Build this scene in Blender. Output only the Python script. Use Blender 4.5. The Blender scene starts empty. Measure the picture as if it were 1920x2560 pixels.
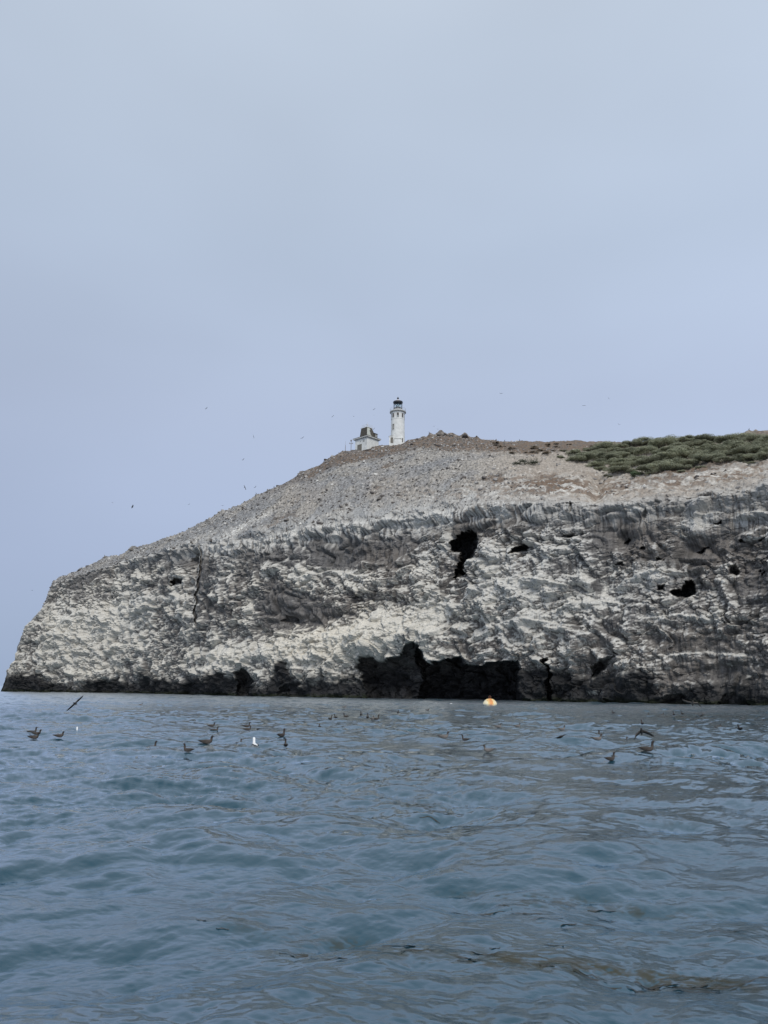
import bpy, bmesh, math, random
import numpy as np
from mathutils import Vector, Matrix

random.seed(7)
rng = np.random.default_rng(11)
sc = bpy.context.scene
COL = sc.collection
R = math.radians
PI = math.pi

# ------------------------------------------------------------------ camera
F = 1923.0                      # focal length in photograph pixels (1920 x 2560)
CAM_H = 2.4                     # eye height above the water, standing in a small boat
ROLL = R(0.5)
PITCH = math.atan((1722.9 - 1280.0) / F)
cam_d = bpy.data.cameras.new('camera')
cam = bpy.data.objects.new('camera', cam_d)
COL.objects.link(cam)
cam_d.sensor_fit = 'VERTICAL'
cam_d.sensor_height = 24.0
cam_d.lens = 24.0 * F / 2560.0
cam_d.clip_start = 0.3
cam_d.clip_end = 60000
CM = Matrix.Rotation(PI / 2 + PITCH, 3, 'X') @ Matrix.Rotation(ROLL, 3, 'Z')
cam.matrix_world = Matrix.Translation((0, 0, CAM_H)) @ CM.to_4x4()
sc.camera = cam
CAMR = np.array(CM)
CAMP = np.array([0, 0, CAM_H])

def rays(px, py):
    px = np.asarray(px, float); py = np.asarray(py, float)
    v = np.stack([(px - 960) / F, (1280 - py) / F, -np.ones_like(px + py)], -1)
    return v @ CAMR.T

def at_r(px, py, r):
    d = rays(px, py)
    hl = np.hypot(d[..., 0], d[..., 1])
    return CAMP + d * (np.asarray(r) / hl)[..., None]

def on_water(px, py, z=0.0):
    d = rays(px, py)
    return CAMP + d * ((z - CAM_H) / d[..., 2])[..., None]

def project(P):
    q = (P - CAMP) @ CAMR
    return 960 + F * q[..., 0] / -q[..., 2], 1280 - F * q[..., 1] / -q[..., 2]

# ------------------------------------------------------------------ world and sun
SUN_DIR = Vector((0.12, -0.74, 0.66)).normalized()
w = bpy.data.worlds.new('World'); sc.world = w; w.use_nodes = True
nt = w.node_tree; nt.nodes.clear()
def N(t, **k):
    n = nt.nodes.new(t)
    for a, b in k.items(): setattr(n, a, b)
    return n
sky = N('ShaderNodeTexSky', sky_type='NISHITA')
sky.sun_disc = False
sky.sun_elevation = math.asin(SUN_DIR.z)
sky.sun_rotation = math.atan2(SUN_DIR.x, SUN_DIR.y)
sky.air_density = 1.0; sky.dust_density = 3.0; sky.ozone_density = 1.0
skyscale = N('ShaderNodeMix', data_type='RGBA', blend_type='MULTIPLY'); skyscale.inputs[0].default_value = 1
skyscale.inputs[7].default_value = (0.9, 0.9, 0.9, 1)
nt.links.new(sky.outputs[0], skyscale.inputs[6])
tc = N('ShaderNodeTexCoord')
sep = N('ShaderNodeSeparateXYZ'); nt.links.new(tc.outputs['Generated'], sep.inputs[0])
ramp = N('ShaderNodeValToRGB')
e = ramp.color_ramp.elements
K = 10.0 / 2 ** 0.25     # background strength is 0.1, exposure +0.25
e[0].position = 0.0; e[0].color = (0.375, 0.475, 0.670, 1)
e[1].position = 1.0; e[1].color = (0.76, 0.82, 0.89, 1)
for p, c in ((0.14, (0.405, 0.487, 0.676)), (0.34, (0.442, 0.517, 0.68)), (0.52, (0.472, 0.558, 0.70)), (0.70, (0.540, 0.625, 0.75))):
    el = e.new(p); el.color = (*c, 1)
nt.links.new(sep.outputs['Z'], ramp.inputs[0])
# slow, broad variation of the cloud deck
mp = N('ShaderNodeMapping'); mp.inputs['Scale'].default_value = (1.0, 1.0, 2.2)
nt.links.new(tc.outputs['Generated'], mp.inputs[0])
cn = N('ShaderNodeTexNoise'); cn.inputs['Scale'].default_value = 1.7; cn.inputs['Detail'].default_value = 3
cn.inputs['Roughness'].default_value = 0.42
nt.links.new(mp.outputs[0], cn.inputs['Vector'])
cr = N('ShaderNodeMapRange'); cr.inputs[1].default_value = 0.3; cr.inputs[2].default_value = 0.7
cr.inputs[3].default_value = 0.93; cr.inputs[4].default_value = 1.08
nt.links.new(cn.outputs[0], cr.inputs[0])
# the deck is brighter towards the right of the view, where the hidden sun is
sx = N('ShaderNodeMapRange'); sx.inputs[1].default_value = -0.5; sx.inputs[2].default_value = 0.5
sx.inputs[3].default_value = 0.945; sx.inputs[4].default_value = 1.10
nt.links.new(sep.outputs['X'], sx.inputs[0])
mu = N('ShaderNodeMath', operation='MULTIPLY'); nt.links.new(cr.outputs[0], mu.inputs[0]); nt.links.new(sx.outputs[0], mu.inputs[1])
mk = N('ShaderNodeMath', operation='MULTIPLY'); mk.inputs[1].default_value = K; nt.links.new(mu.outputs[0], mk.inputs[0])
vs = N('ShaderNodeVectorMath', operation='SCALE'); nt.links.new(ramp.outputs[0], vs.inputs[0]); nt.links.new(mk.outputs[0], vs.inputs['Scale'])
mix = N('ShaderNodeMix', data_type='RGBA'); mix.inputs[0].default_value = 0.93
nt.links.new(skyscale.outputs[2], mix.inputs[6]); nt.links.new(vs.outputs[0], mix.inputs[7])
bg = N('ShaderNodeBackground'); bg.inputs[1].default_value = 0.1
nt.links.new(mix.outputs[2], bg.inputs[0])
wo = N('ShaderNodeOutputWorld'); nt.links.new(bg.outputs[0], wo.inputs[0])

sun_d = bpy.data.lights.new('sun', 'SUN'); sun_d.energy = 1.6; sun_d.angle = R(22); sun_d.color = (1.0, 0.965, 0.90)
sun = bpy.data.objects.new('sun', sun_d); COL.objects.link(sun)
sun.rotation_euler = (-SUN_DIR).to_track_quat('-Z', 'Y').to_euler()

sc.view_settings.view_transform = 'Standard'
sc.view_settings.look = 'None'
sc.view_settings.exposure = 0.25
sc.view_settings.gamma = 1.0
sc.render.engine = 'CYCLES'
sc.cycles.use_denoising = True
sc.cycles.max_bounces = 6

# ------------------------------------------------------------------ noise helpers
_perm = np.random.default_rng(3).permutation(256).astype(np.int32)
_g = np.random.default_rng(4).normal(size=(256, 3)).astype(np.float32)
_g /= np.linalg.norm(_g, axis=1)[:, None]

def perlin(x, y, z=0.0):
    x, y, z = np.broadcast_arrays(np.asarray(x, np.float32), np.asarray(y, np.float32), np.asarray(z, np.float32))
    xi = np.floor(x).astype(np.int32); yi = np.floor(y).astype(np.int32); zi = np.floor(z).astype(np.int32)
    fx = x - xi; fy = y - yi; fz = z - zi
    u = fx * fx * fx * (fx * (fx * 6 - 15) + 10); v = fy * fy * fy * (fy * (fy * 6 - 15) + 10); t = fz * fz * fz * (fz * (fz * 6 - 15) + 10)
    def cor(a, b, c):
        h = _perm[(_perm[(_perm[(xi + a) & 255] + yi + b) & 255] + zi + c) & 255]
        g = _g[h]
        return g[..., 0] * (fx - a) + g[..., 1] * (fy - b) + g[..., 2] * (fz - c)
    x00 = cor(0, 0, 0) * (1 - u) + cor(1, 0, 0) * u
    x10 = cor(0, 1, 0) * (1 - u) + cor(1, 1, 0) * u
    x01 = cor(0, 0, 1) * (1 - u) + cor(1, 0, 1) * u
    x11 = cor(0, 1, 1) * (1 - u) + cor(1, 1, 1) * u
    return ((x00 * (1 - v) + x10 * v) * (1 - t) + (x01 * (1 - v) + x11 * v) * t) * 1.6

def fbm(x, y, z, octs=4, rough=0.5):
    s = 0; a = 1.0; f = 1.0
    for i in range(octs):
        s = s + a * perlin(x * f + 17.3 * i, y * f - 9.1 * i, z * f + 4.7 * i); a *= rough; f *= 2.03
    return s

def sstep(a, b, x):
    t = np.clip((x - a) / (b - a), 0, 1)
    return t * t * (3 - 2 * t)

# ------------------------------------------------------------------ materials
def new_mat(name):
    m = bpy.data.materials.new(name); m.use_nodes = True
    return m, m.node_tree, m.node_tree.nodes['Principled BSDF']

def mat_simple(name, col, rough=0.7, var=0.12, scale=3.0, bump=0.0, metal=0.0):
    m, t, b = new_mat(name)
    c = t.nodes.new('ShaderNodeTexCoord'); n = t.nodes.new('ShaderNodeTexNoise')
    n.inputs['Scale'].default_value = scale; n.inputs['Detail'].default_value = 6
    t.links.new(c.outputs['Object'], n.inputs['Vector'])
    mr = t.nodes.new('ShaderNodeMapRange'); mr.inputs[1].default_value = 0.3; mr.inputs[2].default_value = 0.7
    mr.inputs[3].default_value = 1 - var; mr.inputs[4].default_value = 1 + var
    t.links.new(n.outputs[0], mr.inputs[0])
    s = t.nodes.new('ShaderNodeVectorMath'); s.operation = 'SCALE'; s.inputs[0].default_value = col
    t.links.new(mr.outputs[0], s.inputs['Scale']); t.links.new(s.outputs[0], b.inputs['Base Color'])
    b.inputs['Roughness'].default_value = rough; b.inputs['Metallic'].default_value = metal
    if bump:
        bp = t.nodes.new('ShaderNodeBump'); bp.inputs['Strength'].default_value = bump; bp.inputs['Distance'].default_value = 0.05
        t.links.new(n.outputs[0], bp.inputs['Height']); t.links.new(bp.outputs[0], b.inputs['Normal'])
    return m

def mat_attr(name, rough=0.9, scale=2.0, var=0.18, bump=0.5, dist=0.15, spec=0.2):
    m, t, b = new_mat(name)
    a = t.nodes.new('ShaderNodeAttribute'); a.attribute_name = 'tint'
    c = t.nodes.new('ShaderNodeTexCoord'); n = t.nodes.new('ShaderNodeTexNoise')
    n.inputs['Scale'].default_value = scale; n.inputs['Detail'].default_value = 5; n.inputs['Roughness'].default_value = 0.6
    t.links.new(c.outputs['Object'], n.inputs['Vector'])
    mr = t.nodes.new('ShaderNodeMapRange'); mr.inputs[1].default_value = 0.3; mr.inputs[2].default_value = 0.7
    mr.inputs[3].default_value = 1 - var; mr.inputs[4].default_value = 1 + var
    t.links.new(n.outputs[0], mr.inputs[0])
    s = t.nodes.new('ShaderNodeVectorMath'); s.operation = 'SCALE'
    t.links.new(a.outputs['Color'], s.inputs[0]); t.links.new(mr.outputs[0], s.inputs['Scale'])
    t.links.new(s.outputs[0], b.inputs['Base Color'])
    b.inputs['Roughness'].default_value = rough; b.inputs['Specular IOR Level'].default_value = spec
    if bump:
        bp = t.nodes.new('ShaderNodeBump'); bp.inputs['Strength'].default_value = bump; bp.inputs['Distance'].default_value = dist
        t.links.new(n.outputs[0], bp.inputs['Height']); t.links.new(bp.outputs[0], b.inputs['Normal'])
    return m

M = {}
M['terrain'] = mat_attr('guano_rock', rough=0.92, scale=2.6, var=0.22, bump=0.7, dist=0.25)
M['stone'] = mat_attr('rubble_stone', rough=0.9, scale=3.0, var=0.2, bump=0.4, dist=0.08)
M['white_wall'] = mat_simple('white_painted_masonry', (0.70, 0.70, 0.665), 0.8, 0.13, 0.9, 0.15)
M['grey_trim'] = mat_simple('weathered_grey_trim', (0.36, 0.36, 0.34), 0.8, 0.15, 1.5)
M['black_iron'] = mat_simple('black_painted_iron', (0.022, 0.024, 0.028), 0.5, 0.2, 2.0)
M['roof_white'] = mat_simple('pale_lantern_roof', (0.60, 0.56, 0.56), 0.6, 0.1, 1.5)
M['window_dark'] = mat_simple('dark_window_board', (0.06, 0.05, 0.045), 0.6, 0.2, 2.0)
M['door_brown'] = mat_simple('weathered_door', (0.17, 0.155, 0.13), 0.8, 0.2, 2.0)
M['shingle'] = mat_simple('brown_roof_shingle', (0.095, 0.085, 0.07), 0.9, 0.35, 2.2, 0.5)
M['pale_roof'] = mat_simple('pale_mansard_face', (0.52, 0.53, 0.47), 0.85, 0.12, 1.2, 0.2)
M['rail'] = mat_simple('pale_metal_rail', (0.55, 0.56, 0.58), 0.5, 0.1, 2.0)
M['pole_grey'] = mat_simple('grey_wood_pole', (0.28, 0.27, 0.28), 0.8, 0.1, 2.0)
M['lens'] = mat_simple('pale_lens_glass', (0.55, 0.66, 0.70), 0.12, 0.1, 2.0)
mg, tg, bgl = new_mat('clear_pane_glass')
bgl.inputs['Base Color'].default_value = (0.92, 0.96, 0.97, 1); bgl.inputs['Roughness'].default_value = 0.02
bgl.inputs['Transmission Weight'].default_value = 1.0; bgl.inputs['IOR'].default_value = 1.08
M['glass'] = mg
M['rust'] = mat_simple('rusty_steel', (0.16, 0.07, 0.04), 0.8, 0.3, 8.0)
M['bird'] = mat_attr('seabird_plumage', rough=0.8, scale=14.0, var=0.15, bump=0.0)
M['bill'] = mat_simple('dark_bill', (0.05, 0.035, 0.03), 0.5, 0.1, 5.0)
M['bill_yellow'] = mat_simple('yellow_bill', (0.6, 0.35, 0.05), 0.5, 0.1, 5.0)
M['kelp'] = mat_simple('wet_kelp', (0.024, 0.023, 0.015), 0.25, 0.35, 6.0)
M['kelp_red'] = mat_simple('reddish_kelp', (0.10, 0.065, 0.045), 0.35, 0.3, 4.0)
M['float_white'] = mat_simple('white_float_plastic', (0.8, 0.8, 0.78), 0.4, 0.05, 4.0)
M['bark'] = mat_simple('shrub_bark', (0.12, 0.10, 0.08), 0.9, 0.2, 4.0)
def leaf_mat(name, col):
    m = mat_simple(name, col, 0.75, 0.30, 0.9)
    t = m.node_tree; b = t.nodes['Principled BSDF']; o = t.nodes['Material Output']
    oi = t.nodes.new('ShaderNodeObjectInfo'); mr2 = t.nodes.new('ShaderNodeMapRange'); mr2.inputs[3].default_value = .78; mr2.inputs[4].default_value = 1.18
    t.links.new(oi.outputs['Random'], mr2.inputs[0]); old = b.inputs['Base Color'].links[0].from_socket
    sc2 = t.nodes.new('ShaderNodeVectorMath'); sc2.operation = 'SCALE'; t.links.new(old, sc2.inputs[0]); t.links.new(mr2.outputs[0], sc2.inputs['Scale']); t.links.new(sc2.outputs[0], b.inputs['Base Color'])
    tr = t.nodes.new('ShaderNodeBsdfTranslucent'); mx = t.nodes.new('ShaderNodeMixShader'); mx.inputs[0].default_value = .35
    t.links.new(b.inputs['Base Color'].links[0].from_socket, tr.inputs[0])
    t.links.new(b.outputs[0], mx.inputs[1]); t.links.new(tr.outputs[0], mx.inputs[2]); t.links.new(mx.outputs[0], o.inputs[0])
    return m
M['leaf'] = leaf_mat('grey_green_leaf', (0.315, 0.325, 0.225))
M['leaf_bright'] = leaf_mat('fresh_green_leaf', (0.12, 0.165, 0.09))
M['leaf_dry'] = leaf_mat('dry_brown_leaf', (0.21, 0.175, 0.125))
M['leaf_dark'] = leaf_mat('dark_low_leaf', (0.070, 0.085, 0.055))

# water
mw, tw, bw = new_mat('sea_water')
L = tw.links
bw.inputs['Base Color'].default_value = (0.014, 0.054, 0.080, 1)
bw.inputs['Roughness'].default_value = 0.6
bw.inputs['Specular IOR Level'].default_value = 0.0
gl = tw.nodes.new('ShaderNodeBsdfGlossy'); gl.inputs['Roughness'].default_value = 0.1; gl.inputs['Color'].default_value = (0.90, 0.955, 1, 1)
av = tw.nodes.new('ShaderNodeAttribute'); av.attribute_name = 'tint'
sv = tw.nodes.new('ShaderNodeSeparateColor'); L.new(av.outputs['Color'], sv.inputs[0]); L.new(sv.outputs[0], gl.inputs['Roughness'])
bc = tw.nodes.new('ShaderNodeMix'); bc.data_type = 'RGBA'; bc.inputs[6].default_value = (0.014, 0.054, 0.080, 1); bc.inputs[7].default_value = (0.040, 0.038, 0.020, 1)
L.new(sv.outputs[1], bc.inputs[0]); L.new(bc.outputs[2], bw.inputs['Base Color'])
lw = tw.nodes.new('ShaderNodeLayerWeight')
pw = tw.nodes.new('ShaderNodeMath'); pw.operation = 'POWER'; pw.inputs[1].default_value = 2.8
L.new(lw.outputs['Facing'], pw.inputs[0])
ad_ = tw.nodes.new('ShaderNodeMath'); ad_.operation = 'MULTIPLY_ADD'; ad_.inputs[1].default_value = 0.95; ad_.inputs[2].default_value = 0.02
L.new(pw.outputs[0], ad_.inputs[0])
wd_ = tw.nodes.new('ShaderNodeMath'); wd_.operation = 'MULTIPLY_ADD'; wd_.inputs[1].default_value = -0.55; wd_.inputs[2].default_value = 1.0; L.new(sv.outputs[1], wd_.inputs[0])
wm_ = tw.nodes.new('ShaderNodeMath'); wm_.operation = 'MULTIPLY'; L.new(ad_.outputs[0], wm_.inputs[0]); L.new(wd_.outputs[0], wm_.inputs[1])
mxw = tw.nodes.new('ShaderNodeMixShader'); L.new(wm_.outputs[0], mxw.inputs[0]); L.new(bw.outputs[0], mxw.inputs[1]); L.new(gl.outputs[0], mxw.inputs[2])
L.new(mxw.outputs[0], tw.nodes['Material Output'].inputs[0])
cw = tw.nodes.new('ShaderNodeTexCoord')
def wnoise(scale, sy, detail, rough=0.55):
    mpn = tw.nodes.new('ShaderNodeMapping'); mpn.inputs['Scale'].default_value = (1, sy, 1); mpn.inputs['Rotation'].default_value = (0, 0, R(14))
    L.new(cw.outputs['Object'], mpn.inputs[0])
    n = tw.nodes.new('ShaderNodeTexNoise'); n.inputs['Scale'].default_value = scale; n.inputs['Detail'].default_value = detail
    n.inputs['Roughness'].default_value = rough
    L.new(mpn.outputs[0], n.inputs['Vector']); return n
n1 = wnoise(4.5, 1.7, 6, 0.6); n2 = wnoise(0.9, 1.5, 3); n3 = wnoise(0.07, 2.0, 2)
gust = tw.nodes.new('ShaderNodeMapRange'); gust.inputs[1].default_value = 0.38; gust.inputs[2].default_value = 0.62
gust.inputs[3].default_value = 0.25; gust.inputs[4].default_value = 0.8
L.new(n3.outputs[0], gust.inputs[0])
b1 = tw.nodes.new('ShaderNodeBump'); b1.inputs['Distance'].default_value = 0.022
L.new(gust.outputs[0], b1.inputs['Strength']); L.new(n1.outputs[0], b1.inputs['Height'])
b2 = tw.nodes.new('ShaderNodeBump'); b2.inputs['Distance'].default_value = 0.16; b2.inputs['Strength'].default_value = 0.06
L.new(n2.outputs[0], b2.inputs['Height']); L.new(b1.outputs[0], b2.inputs['Normal']); L.new(b2.outputs[0], bw.inputs['Normal']); L.new(b2.outputs[0], gl.inputs['Normal']); L.new(b2.outputs[0], lw.inputs['Normal'])
M['water'] = mw

# ------------------------------------------------------------------ object helpers
def tag(o, label=None, cat=None, group=None, kind=None):
    if label: o['label'] = label
    if cat: o['category'] = cat
    if group: o['group'] = group
    if kind: o['kind'] = kind
    return o

def link(o, parent=None):
    COL.objects.link(o)
    if parent is not None: o.parent = parent
    return o

def mesh_obj(name, me, mat, parent=None, smooth=False):
    if mat is not None and not me.materials: me.materials.append(mat)
    o = bpy.data.objects.new(name, me)
    if smooth: me.shade_smooth()
    return link(o, parent)

def np_mesh(name, verts, faces, mat, tint=None, smooth=True):
    """verts (n,3), faces (m,k) with one k"""
    me = bpy.data.meshes.new(name)
    nv, (nf, k) = len(verts), faces.shape
    me.vertices.add(nv); me.vertices.foreach_set('co', np.ascontiguousarray(verts, np.float32).ravel())
    me.loops.add(nf * k); me.loops.foreach_set('vertex_index', np.ascontiguousarray(faces, np.int32).ravel())
    me.polygons.add(nf); me.polygons.foreach_set('loop_start', np.arange(0, nf * k, k, dtype=np.int32))
    me.polygons.foreach_set('use_smooth', np.full(nf, smooth, bool))
    if tint is not None:
        at = me.attributes.new('tint', 'FLOAT_COLOR', 'POINT')
        c4 = np.ones((nv, 4), np.float32); c4[:, :3] = tint
        at.data.foreach_set('color', c4.ravel())
    me.update(calc_edges=True)
    if mat: me.materials.append(mat)
    return me

def grid_faces(nr, nc):
    i = np.arange(nr * nc, dtype=np.int32).reshape(nr, nc)
    return np.stack([i[:-1, :-1], i[:-1, 1:], i[1:, 1:], i[1:, :-1]], -1).reshape(-1, 4)

def empty(name, loc, rz=0.0):
    o = bpy.data.objects.new(name, None); o.empty_display_size = 0.5
    o.location = loc; o.rotation_euler = (0, 0, rz)
    return link(o)

class MB:
    def __init__(s): s.bm = bmesh.new()
    def box(s, c, size, rz=0.0, taper=1.0):
        x, y, z = [a / 2 for a in size]; vs_ = []
        m = Matrix.Rotation(rz, 3, 'Z')
        for k in (-1, 1):
            f = taper if k > 0 else 1.0
            for sx_, sy_ in ((-1, -1), (1, -1), (1, 1), (-1, 1)):
                vs_.append(s.bm.verts.new(m @ Vector((sx_ * x * f, sy_ * y * f, k * z)) + Vector(c)))
        for f in ((3, 2, 1, 0), (4, 5, 6, 7), (0, 1, 5, 4), (1, 2, 6, 5), (2, 3, 7, 6), (3, 0, 4, 7)):
            s.bm.faces.new([vs_[i] for i in f])
        return s
    def lathe(s, prof, seg=32, c=(0, 0, 0), cap=True, ang0=0.0, ang1=2 * PI):
        full = abs(ang1 - ang0 - 2 * PI) < 1e-6
        rings = []; n = seg if full else seg + 1
        for r, z in prof:
            rings.append([s.bm.verts.new((c[0] + r * math.cos(ang0 + (ang1 - ang0) * i / seg), c[1] + r * math.sin(ang0 + (ang1 - ang0) * i / seg), c[2] + z)) for i in range(n)])
        for a, b in zip(rings, rings[1:]):
            for i in range(n if full else n - 1):
                j = (i + 1) % n
                s.bm.faces.new((a[i], a[j], b[j], b[i]))
        if cap and full:
            s.bm.faces.new(rings[0][::-1]); s.bm.faces.new(rings[-1])
        return s
    def tube(s, p, q, r, seg=6):
        p, q = Vector(p), Vector(q); d = (q - p).normalized()
        a = d.orthogonal().normalized(); b = d.cross(a)
        A = [s.bm.verts.new(p + r * (math.cos(2 * PI * i / seg) * a + math.sin(2 * PI * i / seg) * b)) for i in range(seg)]
        B = [s.bm.verts.new(q + r * (math.cos(2 * PI * i / seg) * a + math.sin(2 * PI * i / seg) * b)) for i in range(seg)]
        for i in range(seg): s.bm.faces.new((A[i], A[(i + 1) % seg], B[(i + 1) % seg], B[i]))
        s.bm.faces.new(A[::-1]); s.bm.faces.new(B)
        return s
    def poly(s, pts, th):
        """a flat polygon pts (3D) given thickness th along its normal"""
        P = [Vector(p) for p in pts]
        n = (P[1] - P[0]).cross(P[2] - P[0]).normalized() * th
        a = [s.bm.verts.new(p) for p in P]; b = [s.bm.verts.new(p - n) for p in P]
        s.bm.faces.new(a); s.bm.faces.new(b[::-1])
        for i in range(len(P)):
            j = (i + 1) % len(P); s.bm.faces.new((a[j], a[i], b[i], b[j]))
        return s
    def build(s, name, mat, parent=None, smooth=False, bevel=0.0):
        bmesh.ops.recalc_face_normals(s.bm, faces=s.bm.faces)
        if bevel: bmesh.ops.bevel(s.bm, geom=list(s.bm.edges), offset=bevel, segments=1, affect='EDGES')
        me = bpy.data.meshes.new(name); s.bm.to_mesh(me); s.bm.free()
        if smooth:
            for p in me.polygons: p.use_smooth = True
            me.set_sharp_from_angle(angle=R(40))
        return mesh_obj(name, me, mat, parent)

# ------------------------------------------------------------------ the island
RIDGE = np.array([(3, 1730), (8, 1716), (19, 1690), (34, 1655), (40, 1643), (43, 1616), (52, 1597), (69, 1566), (85, 1543), (104, 1524), (116, 1500), (126, 1470), (132, 1457),
    (147, 1447), (162, 1440), (193, 1427), (231, 1410), (255, 1397), (270, 1393), (312, 1386), (322, 1376), (343, 1370), (366, 1364), (420, 1344), (455, 1331), (486, 1318),
    (532, 1293), (555, 1279), (596, 1264), (637, 1241), (683, 1221), (723, 1201), (746, 1189), (760, 1178), (799, 1164), (827, 1143), (856, 1133), (877, 1127), (907, 1124),
    (930, 1119), (963, 1114), (992, 1111), (1012, 1108), (1020, 1102), (1064, 1092), (1099, 1086), (1134, 1088.5), (1162, 1090), (1191, 1096), (1232, 1100), (1267, 1102.5), (1330, 1104),
    (1388, 1104), (1458, 1103), (1515, 1104), (1562, 1106), (1640, 1108), (1720, 1106), (1782, 1099), (1822, 1092), (1863, 1084), (1886, 1081), (1920, 1078), (2050, 1068), (2400, 1055), (3000, 1050)], float)
RIM = np.array([(3, 1731), (19, 1692), (40, 1645), (52, 1600), (85, 1546), (104, 1527), (116, 1504), (126, 1475), (132, 1463), (147, 1455), (231, 1428), (320, 1403), (405, 1380), (463, 1366), (503, 1364), (576, 1352),
    (642, 1341), (750, 1323), (827, 1309), (943, 1301), (1000, 1292), (1139, 1270), (1222, 1258), (1305, 1256), (1433, 1259), (1510, 1260), (1582, 1255), (1649, 1245), (1721, 1248),
    (1776, 1235), (1854, 1234), (1920, 1212), (2100, 1205), (3000, 1200)], float)
WATER = np.array([(3, 1728.6), (300, 1732.5), (640, 1741), (960, 1746.5), (1280, 1753), (1600, 1759), (1920, 1765), (2400, 1775), (3000, 1788)], float)
DEPTH = np.array([(3, 4), (60, 9), (131, 16), (300, 30), (500, 46), (760, 62), (990, 72), (1200, 84), (1500, 96), (1920, 105), (3000, 110)], float)   # ridge behind the foot of the cliff, metres

cx = np.concatenate([np.linspace(3, 160, 130), np.linspace(161.5, 1930, 1120), np.linspace(1936, 2400, 60), np.linspace(2420, 3000, 14)])
nc = len(cx)
yw = np.interp(cx, *WATER.T)
kern = np.ones(9) / 9
def smooth1(a, n=9):
    k = np.ones(n) / n
    return np.convolve(np.pad(a, n // 2, mode='edge'), k, mode='valid')
base = on_water(cx, yw, 0.0)
r0 = smooth1(np.hypot(base[:, 0], base[:, 1]), 41)
dep = smooth1(np.interp(cx, *DEPTH.T), 31)
yrim = smooth1(np.interp(cx, *RIM.T), 5); yrid = np.interp(cx, *RIDGE.T)
yrim = np.maximum(yrim, yrid + np.clip((cx - 3) * 0.05, 0.3, 6))
lean = np.interp(cx, [3, 131, 500, 3000], [3, 8, 7, 6])
O = at_r(cx, yw, r0); O[:, 2] = 0
A = at_r(cx, yrim, r0 + np.minimum(lean, dep * 0.6))
B = at_r(cx, yrid, r0 + dep)
az = np.stack([O[:, 0], O[:, 1]], -1); az /= np.linalg.norm(az, axis=1)[:, None]
out3 = np.concatenate([az, np.zeros((nc, 1))], 1)            # horizontal, away from the camera
rows = []; kindv = []                                         # kindv: 0..1 face, 1..2 slope, >2 back
NF, NS = 300, 175
for s in np.linspace(-0.07, 1, NF):
    P = O + (A - O) * s
    bow = (4 * max(s, 0) * (1 - max(s, 0)))
    P = P - out3 * (bow * 1.5)                                # the face bellies out a little
    rows.append(P); kindv.append(s)
for t in np.linspace(0, 1, NS + 1)[1:]:
    P = A + (B - A) * t
    P[:, 2] += np.sin(PI * t) * np.interp(cx, [100, 700, 1300, 1450, 1520, 1700], [0.2, 1.5, 1.5, -1.0, -2.5, 0.5])
    rows.append(P); kindv.append(1 + t)
back = [1, 2.5, 5, 9, 14, 22, 34, 50, 75, 110, 150]
for d in back:
    P = B + out3 * d
    P[:, 2] = B[:, 2] - 0.004 * d * d * np.interp(cx, [3, 200, 900], [2.5, 1.2, 0.6]) - np.interp(cx, [3, 200, 900], [.6, .25, .05]) * d
    P[:, 2] = np.maximum(P[:, 2], -3)
    rows.append(P); kindv.append(2 + d / 150)
P = np.stack(rows)                                            # (nr, nc, 3)
kv = np.array(kindv); nr = len(kv)
# round the lip
k = 11
pad = np.pad(P, ((k // 2, k // 2), (0, 0), (0, 0)), mode='edge')
sm = sum(pad[i:i + nr] for i in range(k)) / k
wl = np.exp(-((kv - 1.0) / 0.08) ** 2)[:, None, None]
P = P * (1 - wl) + sm * wl
# keep rows of the back within safe distance
coast = np.stack([np.gradient(smooth1(O[:, 0], 61)), np.gradient(smooth1(O[:, 1], 61))], -1)
coast /= np.linalg.norm(coast, axis=1)[:, None]
nrm = np.stack([coast[:, 1], -coast[:, 0], np.zeros(nc)], -1)  # out of the cliff, towards the water
nrm *= np.where((nrm[:, :2] * az).sum(1) > 0, -1, 1)[:, None]
X, Y, Z = [P[..., i].astype(np.float32) for i in range(3)]
U = X * 0.0 + np.cumsum(np.r_[0, np.hypot(np.diff(O[:, 0]), np.diff(O[:, 1]))])[None, :].astype(np.float32)   # metres along the coast
px0, py0 = project(P)
kvg = np.broadcast_to(kv[:, None], X.shape)
wf = 1 - sstep(0.99, 1.10, kvg)                               # face weight
ws = sstep(0.97, 1.08, kvg)
edge = np.clip(np.broadcast_to(((cx - 3) / 45.0)[None, :], X.shape), 0.12, 1)   # calm towards the tip of the cape

# pixel-space features turned into relief of the face
def ell(cx_, cy_, rx, ry, rot=0.0):
    c, s = math.cos(R(rot)), math.sin(R(rot))
    dx, dy = px0 - cx_, py0 - cy_
    return np.exp(-(((dx * c + dy * s) / rx) ** 2 + ((-dx * s + dy * c) / ry) ** 2))

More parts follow.
